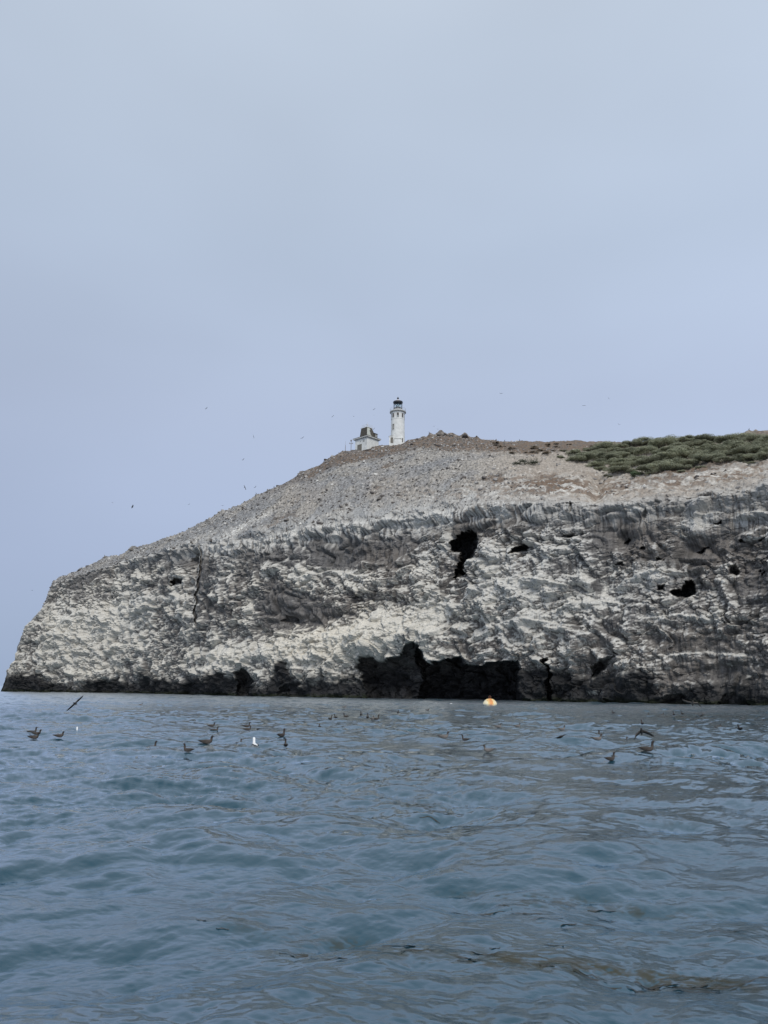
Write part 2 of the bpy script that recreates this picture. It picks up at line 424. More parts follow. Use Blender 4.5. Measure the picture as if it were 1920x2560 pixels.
wa = fbm(U / 9.0, Z / 7.0, 3.1, 3); wb = fbm(U / 9.0, Z / 7.0, 8.7, 3)
n_big = fbm(U / 26.0, Z / 20.0, 1.3, 3)
n_mid = np.abs(fbm(U / 6.5 + wa * .4, Z / 5.0 + wb * .4, 5.1, 2))
n_lump = np.abs(perlin(U / 2.6 + wa * .5, Z / 1.9 + wb * .5, 2.2))
n_lump2 = np.abs(perlin(U / 1.25 + wa, Z / 0.85 + wb, 7.7))
n_fine = perlin(U / 0.62, Z / 0.5, 4.4)
bedz = Z / 2.7 + wa * 0.9 + U * 0.012
bed = bedz - np.floor(bedz)
bed3z = Z / 6.5 + wa * 0.7 + .4 * wb + U * 0.02; bed3 = bed3z - np.floor(bed3z)
bed2z = Z / 1.15 + wb * 1.1 - U * 0.02
bed2 = bed2z - np.floor(bed2z)
col_st = np.abs(perlin(U / 1.1 + wb * .25, Z / 14.0, 9.9)) + 0.5 * np.abs(perlin(U / 0.5, Z / 8.0, 6.9))
def worley(x, y, seed):
    xi = np.floor(x).astype(np.int32); yi = np.floor(y).astype(np.int32); best = np.full(x.shape, 9.0, np.float32); idv = np.zeros(x.shape, np.float32)
    rt = np.random.default_rng(seed).random((256, 3)).astype(np.float32)
    for a in (-1, 0, 1):
        for b in (-1, 0, 1):
            h = _perm[(_perm[(xi + a) & 255] + yi + b) & 255]; r_ = rt[h]
            d = (x - xi - a - r_[..., 0]) ** 2 + (y - yi - b - r_[..., 1]) ** 2
            m_ = d < best; best = np.where(m_, d, best); idv = np.where(m_, r_[..., 2], idv)
    return np.sqrt(best), idv
w1, i1 = worley(U / 3.4 + wa * .55, Z / 2.3 + wb * .55, 5)
w2, i2 = worley(U / 1.45 + wb * .7, Z / 1.05 + wa * .7, 6)
w3, i3 = worley(U / 0.75 + wa * .9, Z / 0.6 + wb * .9, 7)
bedm = sstep(-.1, .5, fbm(U / 11.0, Z / 7.0, 33.0, 2))
# zones: smooth columnar dark rock (no ledges) against knobbly ledged rock
DARK = [(835, 1378, 85, 55, 0, 1.0), (690, 1495, 42, 75, 0, .9), (790, 1535, 95, 32, 0, .9), (985, 1390, 50, 55, 20, .8), (640, 1385, 60, 30, 0, .55), (1175, 1305, 60, 30, 0, .9),
    (1300, 1305, 70, 26, 0, .8), (1560, 1325, 85, 60, -20, .9), (1740, 1368, 50, 26, 0, .7), (1850, 1400, 60, 45, 0, .5), (515, 1465, 18, 100, 0, .9), (600, 1460, 30, 50, 0, .35),
    (270, 1490, 55, 24, -10, .65), (230, 1440, 70, 22, -18, .5), (460, 1395, 40, 25, 0, .8), (415, 1390, 40, 16, 0, .6), (920, 1390, 30, 40, 0, .5), (1480, 1330, 35, 60, 0, .4),
    (1700, 1590, 170, 60, 0, .38), (1800, 1670, 140, 50, 0, .55), (1420, 1480, 50, 25, 0, .35), (1185, 1620, 60, 18, 0, .5), (1040, 1600, 50, 12, -30, .4), (1640, 1290, 40, 30, 0, .4),
    (1000, 1480, 50, 18, 0, .3), (930, 1490, 60, 14, 0, .5), (560, 1540, 40, 30, 0, .45), (380, 1470, 40, 40, 0, .4), (1150, 1420, 40, 60, 0, .3), (600, 1350, 50, 16, 0, .3), (420, 1590, 50, 50, 0, .25)]
PALE = [(300, 1560, 130, 65, 0, .45), (200, 1610, 90, 60, 0, .45), (350, 1500, 50, 40, 0, .35), (850, 1595, 110, 34, -8, .75), (980, 1565, 70, 30, -10, .75), (700, 1620, 110, 26, 0, .6), (1075, 1535, 60, 40, 0, .45),
    (1200, 1462, 70, 22, 10, .55), (1225, 1415, 50, 28, 0, .5), (1440, 1500, 100, 30, -10, .4), (1180, 1585, 60, 26, 0, .5), (1450, 1620, 60, 24, 0, .35), (1480, 1732, 34, 10, 0, .9), (1745, 1300, 36, 32, 0, .95), (1645, 1428, 46, 18, -15, .9),
    (540, 1640, 70, 30, 0, .4), (150, 1560, 40, 50, 0, .3), (740, 1440, 40, 24, 0, .5), (890, 1430, 60, 26, 0, .4), (1340, 1460, 60, 20, 0, .35), (1010, 1530, 80, 20, 0, .3), (1730, 1500, 50, 20, 0, .3),
    (250, 1670, 60, 18, 0, .45), (420, 1690, 40, 12, 0, .5), (880, 1705, 40, 10, 0, .55), (1025, 1715, 26, 10, 0, .5), (1380, 1640, 50, 16, 0, .4), (1310, 1390, 40, 14, 0, .3), (620, 1540, 40, 18, 0, .25), (1560, 1470, 60, 16, 0, .3), (1740, 1490, 60, 12, 20, .4)]
dark = np.clip(sum(a * ell(x, y, rx, ry, r) for x, y, rx, ry, r, a in DARK), 0, 1) * (kvg < 1.04)
pale = np.clip(sum(a * ell(x, y, rx, ry, r) for x, y, rx, ry, r, a in PALE), 0, 1) * (kvg < 1.04)
dl = (1.0 - kvg) * (A[:, 2] - O[:, 2])[None, :]                        # metres below the lip
lipz = (1 - sstep(3.0, 10.0, dl)) * sstep(-4, 0, dl) * np.interp(cx, [3, 420, 560, 1320, 1450], [0, .2, 1, 1, .5])[None, :]
calm = sstep(-.35, .35, fbm(U / 14.0, Z / 10.0, 93.0, 2))
knob = (1 - 0.75 * sstep(.3, .8, dark)) * (.38 + .72 * calm) * (1 - .55 * lipz)

disp = (n_big * 2.4 + n_mid * 2.9 - 1.0 + (bed3 - .5) * 1.5 * sstep(-.2, .4, perlin(U / 16.0, Z / 9.0, 44.0)) * (.4 + .6 * knob) + ((0.62 - w1) * 1.0 + (i1 - .5) * .75 + (0.6 - w2) * 0.85 + (i2 - .5) * 0.65 + (0.55 - w3) * 0.55 + (i3 - .5) * .36 + n_lump * 0.5 + n_fine * 0.08 - 0.15) * knob
        + (bed - 0.5) * 0.3 * knob * bedm + (1 - knob) * (col_st * 0.6 + (0.6 - w1) * .4 + (i2 - .5) * .2 - 0.6))
LEDGES = [([(1540, 1462), (1570, 1446), (1600, 1432), (1650, 1420), (1715, 1428)], 1.6, 26), ([(1380, 1530), (1440, 1506), (1500, 1500), (1560, 1510)], 1.3, 24), ([(1170, 1480), (1240, 1452), (1300, 1442), (1370, 1450), (1430, 1466)], 1.4, 26),
    ([(720, 1446), (760, 1438), (830, 1424), (910, 1440)], 1.3, 22), ([(1690, 1312), (1740, 1282), (1800, 1276)], 1.4, 26), ([(1840, 1290), (1880, 1278), (1925, 1282)], 1.2, 22), ([(1010, 1520), (1080, 1505), (1150, 1512)], 1.2, 22),
    ([(330, 1500), (380, 1490), (440, 1500)], 1.2, 20), ([(1240, 1560), (1320, 1545), (1400, 1560)], 1.2, 22), ([(1600, 1545), (1700, 1535), (1800, 1550)], .9, 20), ([(1640, 1640), (1760, 1630), (1880, 1640)], .9, 20), ([(150, 1545), (220, 1530), (290, 1545)], 1.0, 20)]
ledge_c = np.zeros_like(px0)
for pl, amp, fall in LEDGES:
    q = np.array(pl, float); yl = np.interp(px0, q[:, 0], q[:, 1]) + 4 * perlin(px0 / 23.0, pl[0][0], 2.0) + 2.5 * perlin(px0 / 8.0, pl[0][0], 5.0)
    fade_ = sstep(q[0, 0] - 15, q[0, 0] + 25, px0) * (1 - sstep(q[-1, 0] - 25, q[-1, 0] + 15, px0))
    dy_ = py0 - yl
    pr_ = sstep(-3.0, 3.0, dy_) * np.exp(-np.clip(dy_, 0, None) / fall)
    disp = disp + amp * fade_ * pr_
    ledge_c = np.maximum(ledge_c, fade_ * np.exp(-(np.clip(-dy_ - 1, 0, None) / 5.0) ** 2) * np.exp(-np.clip(dy_, 0, None) / (fall * .55)))
# the pale apron standing out below the dark columnar rock
yap = np.interp(px0, [480, 560, 660, 760, 860, 960, 1060, 1160], [1640, 1612, 1590, 1572, 1548, 1532, 1530, 1545]) + 6 * perlin(px0 / 30.0, 4.0, 4.0) + 3 * perlin(px0 / 9.0, 4.0, 8.0)
apf = sstep(500, 580, px0) * (1 - sstep(1060, 1160, px0))
disp = disp + 3.2 * apf * sstep(-6, 55, py0 - yap) - 1.0 * apf * np.exp(-((py0 - yap + 12) / 14.0) ** 2)
disp *= edge
# tidal notch along the foot
foot = np.clip(1 - Z / (4.2 + 1.6 * n_big), 0, 1)
disp -= 2.2 * foot * edge * (0.6 + 0.6 * n_mid)
# the lip juts out slightly and the rock below it is undercut
disp += 0.7 * np.exp(-((kvg - 0.985) / 0.03) ** 2) - 0.35 * np.exp(-((kvg - 0.9) / 0.05) ** 2) * np.interp(cx, [3, 300, 500], [0, .2, 1])[None, :]
SOFT = [(480, 1392, 26, 20, 3.5), (368, 1462, 12, 8, 3.0), (1180, 1330, 60, 26, 2.5), (1160, 1400, 44, 60, 2.5), (1550, 1346, 26, 20, 3.5), (1745, 1366, 30, 18, 3.0), (1700, 1445, 60, 40, 2.5), (1300, 1372, 40, 24, 2.0),
    (900, 1496, 44, 14, 2.5), (712, 1546, 34, 18, 2.5), (593, 1560, 14, 12, 3.0), (975, 1690, 100, 44, 4.0), (1180, 1700, 150, 55, 3.0), (610, 1705, 34, 40, 2.5), (1500, 1680, 44, 30, 2.5), (300, 1715, 80, 18, 1.6), (480, 1715, 60, 18, 1.6), (760, 1715, 100, 24, 2.0), (1420, 1700, 40, 40, 1.5), (1700, 1740, 120, 18, 1.0), (835, 1385, 60, 40, 1.6), (1100, 1600, 60, 12, -1.0), (850, 1600, 140, 30, -1.6), (1320, 1500, 120, 60, -1.0), (1640, 1440, 60, 24, -1.2), (200, 1600, 120, 90, -1.0)]
for x, y, rx, ry, d in SOFT: disp -= d * ell(x, y, rx, ry)
# upright fissure
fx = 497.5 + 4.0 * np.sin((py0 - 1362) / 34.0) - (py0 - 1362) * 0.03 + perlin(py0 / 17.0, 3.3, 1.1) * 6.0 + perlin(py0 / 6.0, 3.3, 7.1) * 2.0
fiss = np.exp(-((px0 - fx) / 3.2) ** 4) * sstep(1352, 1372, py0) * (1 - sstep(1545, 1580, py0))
disp = disp * (1 - .85 * np.exp(-((px0 - fx) / 11.0) ** 4) * (fiss * 0 + sstep(1352, 1372, py0) * (1 - sstep(1545, 1580, py0))))
disp *= wf
P = P + nrm[None] * disp[..., None]

# slope relief
sl = ws * (0.35 + 0.65 * edge)
ridgeflat = 1 - 0.55 * sstep(1.85, 2.0, kvg) * (kvg <= 2.2)
rz = fbm(X / 9.0, Y / 9.0, 2.0, 3) * 0.9 + np.abs(perlin(X / 3.1, Y / 3.1, 6.0)) * 0.8 + (np.abs(perlin(X / 1.3, Y / 1.3, 1.0)) - .3) * 0.55 + perlin(X / 0.6, Y / 0.6, 5.0) * 0.18
gul = np.exp(-((px0 - (1500 - (py0 - 1180) * 0.15)) / 16) ** 2) * sstep(1168, 1195, py0)
P[..., 2] += sl * ridgeflat * rz * np.where(kvg > 2.1, 0.4, 1) - sl * gul * 1.6
# rock knobs on the skyline
for x, h, wd in ((150, .8, 4), (200, .9, 5), (262, 1.0, 6), (330, 1.6, 10), (555, .8, 6), (640, .7, 5), (750, 1.0, 8), (858, .8, 10), (1076, .9, 5), (1102, 1.5, 9), (1130, .8, 8), (1163, 1.5, 8), (1192, .7, 5), (1870, .7, 8), (1890, .6, 5)):
    P[..., 2] += h * np.exp(-((px0 - x) / wd) ** 2) * np.exp(-((kvg - 2.0) / 0.03) ** 2) * np.where(kvg > 2, 1, 1)

# caves: pushed in along the line of sight so that their mouths keep their outline
CAVES = [
 ([(1129, 1348), (1137, 1340), (1148, 1328), (1172, 1323), (1189, 1336), (1193, 1350), (1188, 1367), (1184, 1388), (1174, 1406), (1167, 1418), (1154, 1439), (1140, 1443), (1130, 1452), (1129, 1439), (1138, 1414), (1148, 1387), (1146, 1382), (1126, 1379)], 11, 2.5),
 ([(1278, 1388), (1288, 1366), (1303, 1356), (1317, 1364), (1317, 1377), (1298, 1383)], 6, 2.5),
 ([(1668, 1478), (1678, 1470), (1693, 1470), (1703, 1450), (1718, 1444), (1729, 1462), (1731, 1480), (1713, 1492), (1683, 1492)], 7, 2.5),
 ([(1639, 1461), (1659, 1461), (1659, 1475), (1641, 1475)], 3.5, 2),
 ([(426, 1452), (436, 1443), (459, 1449), (459, 1461), (443, 1462), (428, 1470)], 7, 2),
 ([(1062, 1612), (1068, 1645), (1080, 1660), (1113, 1647), (1147, 1641), (1151, 1659), (1197, 1664), (1223, 1655), (1257, 1651), (1290, 1650), (1298, 1672), (1290, 1700), (1287, 1765), (1050, 1765), (1046, 1690), (1040, 1640)], 16, 3),
 ([(887, 1667), (911, 1645), (940, 1637), (952, 1654), (1003, 1639), (1033, 1609), (1047, 1604), (1064, 1612), (1062, 1700), (1050, 1764), (920, 1764), (905, 1690)], 8, 5),
 ([(1466, 1668), (1476, 1658), (1495, 1650), (1516, 1642), (1535, 1638), (1530, 1652), (1508, 1668), (1490, 1690), (1470, 1698)], 4, 2.5),
 ([(1357, 1645), (1369, 1643), (1372, 1690), (1368, 1764), (1352, 1764), (1358, 1690)], 5, 2.5),
 ([(592, 1690), (604, 1668), (616, 1670), (630, 1700), (634, 1758), (588, 1758)], 6, 3),
 ([(1777, 1306), (1790, 1301), (1800, 1296), (1799, 1307), (1788, 1310)], 3, 1.5),
 ([(1530, 1411), (1538, 1404), (1552, 1403), (1556, 1412)], 3, 1.5),
 ([(1594, 1372), (1600, 1364), (1608, 1365), (1609, 1373)], 3, 1.5),
 ([(1819, 1434), (1822, 1412), (1836, 1408), (1842, 1424), (1836, 1438)], 3.5, 3),
 ([(1401, 1340), (1420, 1334), (1446, 1337), (1444, 1345), (1408, 1345)], 2.5, 2),
 ([(1723, 1374), (1742, 1362), (1757, 1356), (1750, 1378), (1735, 1382)], 3.5, 3),
 ([(1629, 1394), (1640, 1388), (1644, 1396), (1634, 1399)], 3, 1.5), ([(1648, 1396), (1656, 1392), (1658, 1399), (1650, 1401)], 3, 1.5),
 ([(1397, 1514), (1412, 1509), (1421, 1513), (1410, 1518)], 2.5, 1.5),
 ([(1807, 1542), (1812, 1528), (1817, 1532), (1814, 1544)], 2.5, 1.5),
 ([(918, 1502), (928, 1494), (939, 1498), (937, 1506)], 2.5, 1.5), ([(868, 1494), (890, 1487), (906, 1490), (890, 1497)], 2, 1.5),
 ([(312, 1408), (322, 1400), (334, 1403), (332, 1410)], 2.5, 1.5), ([(455, 1400), (470, 1380), (490, 1378), (492, 1400), (478, 1410)], 3, 4),
 ([(688, 1552), (700, 1537), (722, 1540), (733, 1555), (712, 1560)], 2.5, 3), ([(586, 1566), (592, 1554), (603, 1554), (602, 1568)], 3, 2),
 ([(1542, 1352), (1552, 1338), (1562, 1342), (1558, 1358)], 3, 3), ([(1896, 1432), (1904, 1424), (1908, 1430), (1900, 1440)], 2.5, 1.5), ([(1886, 1424), (1896, 1420), (1897, 1426), (1888, 1428)], 2.5, 1.5),
 ([(1845, 1350), (1856, 1346), (1860, 1354), (1848, 1356)], 2.5, 1.5), ([(1888, 1348), (1910, 1341), (1908, 1350), (1890, 1352)], 2.5, 1.5),
 ([(1430, 1262), (1436, 1256), (1440, 1276), (1432, 1284)], 2, 1.5), ([(1600, 1290), (1612, 1268), (1616, 1282), (1606, 1300)], 2, 2), ([(1300, 1390), (1312, 1386), (1318, 1390), (1306, 1394)], 1.5, 1.5),
 ([(1383, 1392), (1390, 1387), (1398, 1391), (1392, 1397)], 2, 1.5), ([(228, 1738), (240, 1708), (262, 1700), (285, 1712), (290, 1742)], 3, 4), ([(440, 1742), (448, 1712), (470, 1704), (492, 1716), (498, 1742)], 3, 4),
 ([(690, 1746), (700, 1716), (730, 1708), (760, 1722), (770, 1748)], 3, 4), ([(1640, 1764), (1660, 1736), (1700, 1732), (1720, 1764)], 2.5, 3), ([(1780, 1768), (1800, 1734), (1840, 1728), (1870, 1768)], 2.5, 3)]
jx = perlin(px0 / 7.0, py0 / 7.0, 1.7) * 3.0 + perlin(px0 / 4.0, py0 / 4.0, 3.7) * 0.8
jy = perlin(px0 / 7.0, py0 / 7.0, 6.7) * 3.0 + perlin(px0 / 4.0, py0 / 4.0, 9.7) * 0.8
push = np.zeros_like(px0)
for poly, dpt, ew in CAVES:
    q = np.array(poly, float); lo = q.min(0) - 12; hi = q.max(0) + 12
    m = (px0 > lo[0]) & (px0 < hi[0]) & (py0 > lo[1]) & (py0 < hi[1]) & (kvg < 1.02)
    sc_ = min(1.0, (hi[0] - lo[0] - 24) / 30.0)
    x = px0[m] + jx[m] * sc_; y = py0[m] + jy[m] * sc_
    ins = np.zeros(x.shape, bool); dmin = np.full(x.shape, 1e9)
    for (x1, y1), (x2, y2) in zip(q, np.roll(q, -1, 0)):
        c = ((y1 > y) != (y2 > y)) & (x < (x2 - x1) * (y - y1) / (y2 - y1 + 1e-9) + x1); ins ^= c
        t = np.clip(((x - x1) * (x2 - x1) + (y - y1) * (y2 - y1)) / ((x2 - x1) ** 2 + (y2 - y1) ** 2), 0, 1)
        dmin = np.minimum(dmin, np.hypot(x - x1 - t * (x2 - x1), y - y1 - t * (y2 - y1)))
    push[m] = np.maximum(push[m], np.where(ins, dpt * (1 - np.exp(-dmin / (1.15 * ew))) * (1 + .25 * (i1[m] - .5)), 0))
push = np.maximum(push, 2.6 * sstep(.15, .9, fiss) * (.6 + .5 * np.clip(perlin(py0 / 22.0, 1.0, 1.0) + .5, 0, 1))) * (1 + 0.15 * n_lump)
P[..., :2] += az[None] * push[..., None]
P[..., 2] += push * np.clip((Z - CAM_H) / np.hypot(X, Y), -.02, 1)

# face normals of the relief -> where droppings settle
du = np.gradient(P, axis=1); dv = np.gradient(P, axis=0)
nn = np.cross(du, dv); nn /= np.linalg.norm(nn, axis=-1)[..., None] + 1e-9
nn *= np.where((nn * nrm[None]).sum(-1, keepdims=True) + nn[..., 2:3] < 0, -1, 1)
nz = nn[..., 2].astype(np.float32)

sp = fbm(U / 1.7, Z / 1.1, 12.2, 3, .6); sp2 = perlin(U / 0.55, Z / 0.4, 15.2)
blot = fbm(U / 12.0, Z / 8.0, 21.0, 3)
vst = fbm(U / 3.2 + wa * .3, Z / 16.0, 25.0, 3)
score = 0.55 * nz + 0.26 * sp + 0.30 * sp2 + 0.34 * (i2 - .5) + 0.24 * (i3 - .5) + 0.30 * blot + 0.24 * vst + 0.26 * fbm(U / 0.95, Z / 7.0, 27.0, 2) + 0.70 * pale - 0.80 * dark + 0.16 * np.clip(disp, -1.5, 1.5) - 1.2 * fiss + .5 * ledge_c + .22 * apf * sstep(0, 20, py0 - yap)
cov_bias = np.interp(cx, [3, 150, 500, 640, 1000, 1300, 1500, 1700, 1920], [.22, .20, .12, .04, .08, .10, .0, -.10, -.12])[None, :]
sp3 = perlin(U / 0.32, Z / 0.27, 19.2)
g = sstep(-0.06, 0.66, score + cov_bias + .06 + .24 * sp3)
# drips under the lip
st = np.abs(perlin(U / 0.85 + 0.5 * perlin(U / 2.0, Z / 3.0, 4.0), Z / 10.0, 31.0)); st2 = perlin(U / 5.0, 2.0, 7.0)
dripl = 6.5 + 4.0 * st2 + 3.0 * perlin(U / 1.1, 5.0, 3.0)
drip = (1 - sstep(0.10, 0.46, st)) * (1 - sstep(dripl * 0.5, dripl, dl)) * sstep(-3.0, 0.5, dl) * np.interp(cx, [3, 380, 520, 1300, 1420, 1700, 1920], [0, .15, 1, 1, .6, .45, .6])[None, :]
DR = [(1745, 1290, 40, 42), (1640, 1430, 60, 24), (1440, 1505, 50, 20), (1860, 1290, 40, 30), (1300, 1460, 80, 24), (1580, 1270, 60, 18), (560, 1380, 20, 50)]
dz_ = sum(ell(x, y, a, b) for x, y, a, b in DR)
st3 = np.abs(perlin(U / 0.6 + 0.3 * perlin(U / 1.0, Z / 2.0, 1.0), Z / 6.0, 41.0))
drip = np.maximum(drip, np.clip(dz_ * 1.2 + .9 * ledge_c, 0, 1) * (1 - sstep(0.05, 0.3, st3)) * .95)
g = np.clip(np.maximum(g * (1 - .62 * lipz) + .05 * lipz, drip), 0, 1)

hue = fbm(U / 30.0, Z / 22.0, 51.0, 2)
rockA = np.array([0.160, 0.153, 0.148]); rockB = np.array([0.178, 0.161, 0.146])
hb = sstep(-.25, .5, hue + np.interp(cx, [3, 900, 1300, 1920], [-.1, 0, .1, .35])[None, :])[..., None]
rock = rockA * (1 - hb) + rockB * hb
rock = rock * (0.72 + 0.5 * np.clip(sp[..., None] * .5 + .5, 0, 1))
# upright stain streaks in the smooth dark rock
strk = np.abs(perlin(U / 0.9, Z / 12.0, 61.0))[..., None]
rock = rock * (1 - 0.55 * (1 - knob[..., None]) * sstep(.1, .45, strk))
warm = np.clip(0.55 * np.interp(cx, [3, 120, 300, 1050, 1250, 1920], [.3, .7, .8, .9, .35, .2])[None, :] + 0.6 * ell(880, 1585, 200, 60) - .5 * drip + .2 * blot - 0.4 * sstep(1430, 1380, py0), 0, 1)[..., None]
gu = np.array([0.585, 0.567, 0.525]) * (1 - warm) + np.array([0.66, 0.62, 0.54]) * warm
gu = gu * (0.80 + 0.30 * np.clip(sp2[..., None] * .5 + .5, 0, 1))
facec = rock * (1 - g[..., None]) + gu * g[..., None]
# wet, weed-dark rock at the foot
tide = np.interp(cx, [3, 60, 200, 400, 900, 1300, 1450, 1600, 1920], [9.0, 7.0, 5.4, 6.6, 8.2, 7.0, 5.2, 4.4, 4.4])[None, :] + 3.4 * blot + 1.3 * sp + 2.2 * hue + 1.5 * vst + 1.2 * (i1 - .5)
wet = 1 - sstep(-2.6, 1.6, Z - tide)
keepw = np.clip(1.5 * (pale - .35), 0, 1) * sstep(.2, .6, score)
wet = wet * (1 - 0.85 * keepw)
weed = (1 - sstep(0.3, 1.2, Z + .5 * sp))[..., None]
darkrock = np.array([0.030, 0.030, 0.031]) * (1 - weed) + np.array([0.020, 0.024, 0.014]) * weed
darkrock = darkrock * (0.7 + 0.7 * np.clip(sp[..., None] * .5 + .5, 0, 1))
facec = facec * (1 - wet[..., None]) + darkrock * wet[..., None]
# bare rock in caves and fissure, painted darker with depth as shade
cave_shade = sstep(1.0, 5.0, push)[..., None]
facec = facec * (1 - cave_shade * .9) + np.array([0.034, 0.033, 0.034]) * (.6 + .8 * i2[..., None]) * cave_shade * .9

# slope colours
s1 = perlin(X / 0.55, Y / 0.55, 71.0); s2 = fbm(X / 1.6, Y / 1.6, 72.0, 2); s3 = fbm(X / 10.0, Y / 10.0, 73.0, 3); s4 = perlin(X / .8, Y / .8, 77.0)
pal = np.array([0.318, 0.298, 0.268]); pal2 = np.array([0.245, 0.243, 0.240]); pink = np.array([0.360, 0.315, 0.265]); brn = np.array([0.175, 0.122, 0.085]); dkb = np.array([0.095, 0.082, 0.072]); wht = np.array([0.64, 0.62, 0.57])
tt = np.clip(kvg - 1, 0, 1)
mixc = lambda a, b, m_: a * (1 - m_[..., None]) + b * m_[..., None]
base_c = mixc(np.broadcast_to(pal, P.shape), np.broadcast_to(pal2, P.shape), sstep(-.3, .4, s3 + np.interp(cx, [3, 700, 1000, 1300], [.4, .15, 0, -.3])[None, :]))
base_c = mixc(base_c, np.broadcast_to(pink, P.shape), np.clip(sstep(1100, 1350, px0) * .9 + .5 * ell(760, 1240, 60, 30) + .4 * ell(1000, 1230, 90, 40), 0, 1))
# brown plant litter towards the crest and in streaks
top = sstep(.72, .92, tt + .12 * s3) * sstep(600, 760, px0) * (0.35 + .65 * sstep(-.4, .3, s2))
BR = [(1110, 1108, 110, 16, 0, 1.0), (900, 1142, 90, 12, -12, 1.0), (790, 1180, 50, 9, -30, .7), (1300, 1120, 140, 14, 0, .75), (1420, 1115, 120, 14, 0, .8), (1365, 1208, 85, 14, 0, .85), (1330, 1232, 70, 10, 0, .7), (1240, 1196, 40, 10, -10, .5), (1290, 1252, 60, 5, 0, .7),
    (1690, 1190, 90, 16, -12, .75), (1560, 1215, 50, 8, -12, .5), (1800, 1168, 90, 10, -8, .6), (700, 1300, 50, 12, -20, .45), (975, 1165, 50, 6, -18, .5), (1600, 1115, 60, 12, 0, .5), (1850, 1100, 70, 16, -10, .6), (940, 1228, 40, 12, -25, .3)]
bz = np.clip(sum(a * ell(x, y, rx, ry, r) for x, y, rx, ry, r, a in BR), 0, 1)
fl = perlin(px0 / 38.0, (py0 + .22 * px0) / 5.0, 81.0) + .5 * perlin(px0 / 14.0, (py0 + .2 * px0) / 3.0, 82.0)
strm = sstep(1420, 1560, px0) * sstep(1150, 1175, py0) * sstep(.1, .6, fl)
bm_ = np.clip(top * 1.0 + sstep(.18, .5, bz + .35 * fl + .2 * s2) + strm * .8, 0, 1)
c2 = mixc(base_c, mixc(np.broadcast_to(brn, P.shape), np.broadcast_to(dkb, P.shape), sstep(-.3, .4, s2)), bm_ * .85)
whm = np.clip(ell(600, 1318, 50, 6, -33) + .8 * ell(655, 1295, 30, 5, -33) + .6 * ell(480, 1352, 60, 8, -22) + .8 * ell(540, 1350, 40, 7, -20), 0, 1) * sstep(-.5, .3, fl + .5)
whm = np.maximum(whm, sstep(.55, .8, s4) * .8 * sstep(1000, 1250, px0) * (tt < .9))
whm = np.maximum(whm, .55 * ell(1490, 1165, 30, 10, 25) + .6 * ell(1800, 1178, 90, 5, -12) + .4 * ell(1640, 1205, 60, 5, -14))
dash = 1.3 * perlin(px0 / 34.0 + .5 * s2, (py0 + .07 * px0) / 6.0, 91.0) + .5 * perlin(px0 / 12.0, py0 / 3.0, 92.0)
dz2 = np.clip(ell(1350, 1218, 170, 30) + .8 * ell(1650, 1205, 220, 26, -8) + .7 * ell(1850, 1185, 120, 24, -10) + .5 * ell(1130, 1240, 120, 16), 0, 1)
c2 = mixc(c2, np.broadcast_to(brn, P.shape), np.clip(dz2 * sstep(.0, .3, dash), 0, 1) * .9)
whm = np.maximum(whm, dz2 * sstep(.12, .42, -dash) * .8)
c2 = mixc(c2, np.broadcast_to(wht, P.shape), np.clip(whm, 0, 1) * .8)
spk = (1 - .55 * sstep(1180, 1350, px0))[..., None]
c2 = c2 * np.clip(1 + .55 * spk * s1[..., None] + .25 * s2[..., None], .3, 2) * np.clip(1 + 0.45 * spk * s4[..., None], .4, 2)
lipw = np.clip(np.exp(-((tt) / .13) ** 2) * np.interp(cx, [3, 420, 600, 1150, 1400, 1920], [.1, .4, .9, .8, .25, .25])[None, :], 0, 1) * (0.5 + .5 * (1 - sstep(.05, .4, st)))
c2 = mixc(c2, np.broadcast_to(np.array([0.56, 0.555, 0.525]), P.shape), lipw * .7)
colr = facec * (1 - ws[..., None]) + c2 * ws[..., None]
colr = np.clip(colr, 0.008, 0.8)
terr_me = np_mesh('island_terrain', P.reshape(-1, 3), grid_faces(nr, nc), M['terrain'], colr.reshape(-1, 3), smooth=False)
terrain = mesh_obj('island_terrain', terr_me, None)
tag(terrain, 'rocky island with pale guano-streaked sea cliff and rubble slope', None, None, 'structure')
TPX, TPY = project(P)
slope_rows = np.where((kv > 1.0) & (kv <= 2.0))[0]
SPX, SPY, SP = TPX[slope_rows], TPY[slope_rows], P[slope_rows]
def on_slope(px, py):
    i = np.argmin((SPX - px) ** 2 + (SPY - py) ** 2)
    return SP.reshape(-1, 3)[i].copy()
rid_row = int(np.argmin(np.abs(kv - 2.0)))
def on_ridge(px, back_=0):
    j = int(np.argmin(np.abs(TPX[rid_row] - px)))
    return P[rid_row + back_, j].copy()

# ------------------------------------------------------------------ the sea
WIND = R(-76)                    # waves run mostly towards the camera's right
def ocean_band(Lt, lmin, lmax, seed, n=256):
    r_ = np.random.default_rng(seed)
    kx = 2 * PI * np.fft.fftfreq(n, Lt / n); KX, KY = np.meshgrid(kx, kx)
    kk = np.hypot(KX, KY); kk[0, 0] = 1e-6
    lam = 2 * PI / kk
    ca = (KX * math.cos(WIND) + KY * math.sin(WIND)) / kk
    S = kk ** -3.6 * (0.15 + ca ** 2) * np.exp(-(lam / 7.5) ** 2)
    bandw = sstep(lmin * .8, lmin * 1.15, lam) * (1 - sstep(lmax * .9, lmax * 1.25, lam))
    a = np.sqrt(S * bandw) * (2 * PI / Lt) * (r_.normal(size=(n, n)) + 1j * r_.normal(size=(n, n)))
    a[0, 0] = 0
    f = lambda s: np.real(np.fft.ifft2(s)) * n * n
    slope2 = ((f(1j * KX * a)) ** 2 + (f(1j * KY * a)) ** 2).mean()
    return Lt, f(a), f(-1j * KX / kk * a), f(-1j * KY / kk * a), slope2, f(1j * KX * a), f(1j * KY * a)
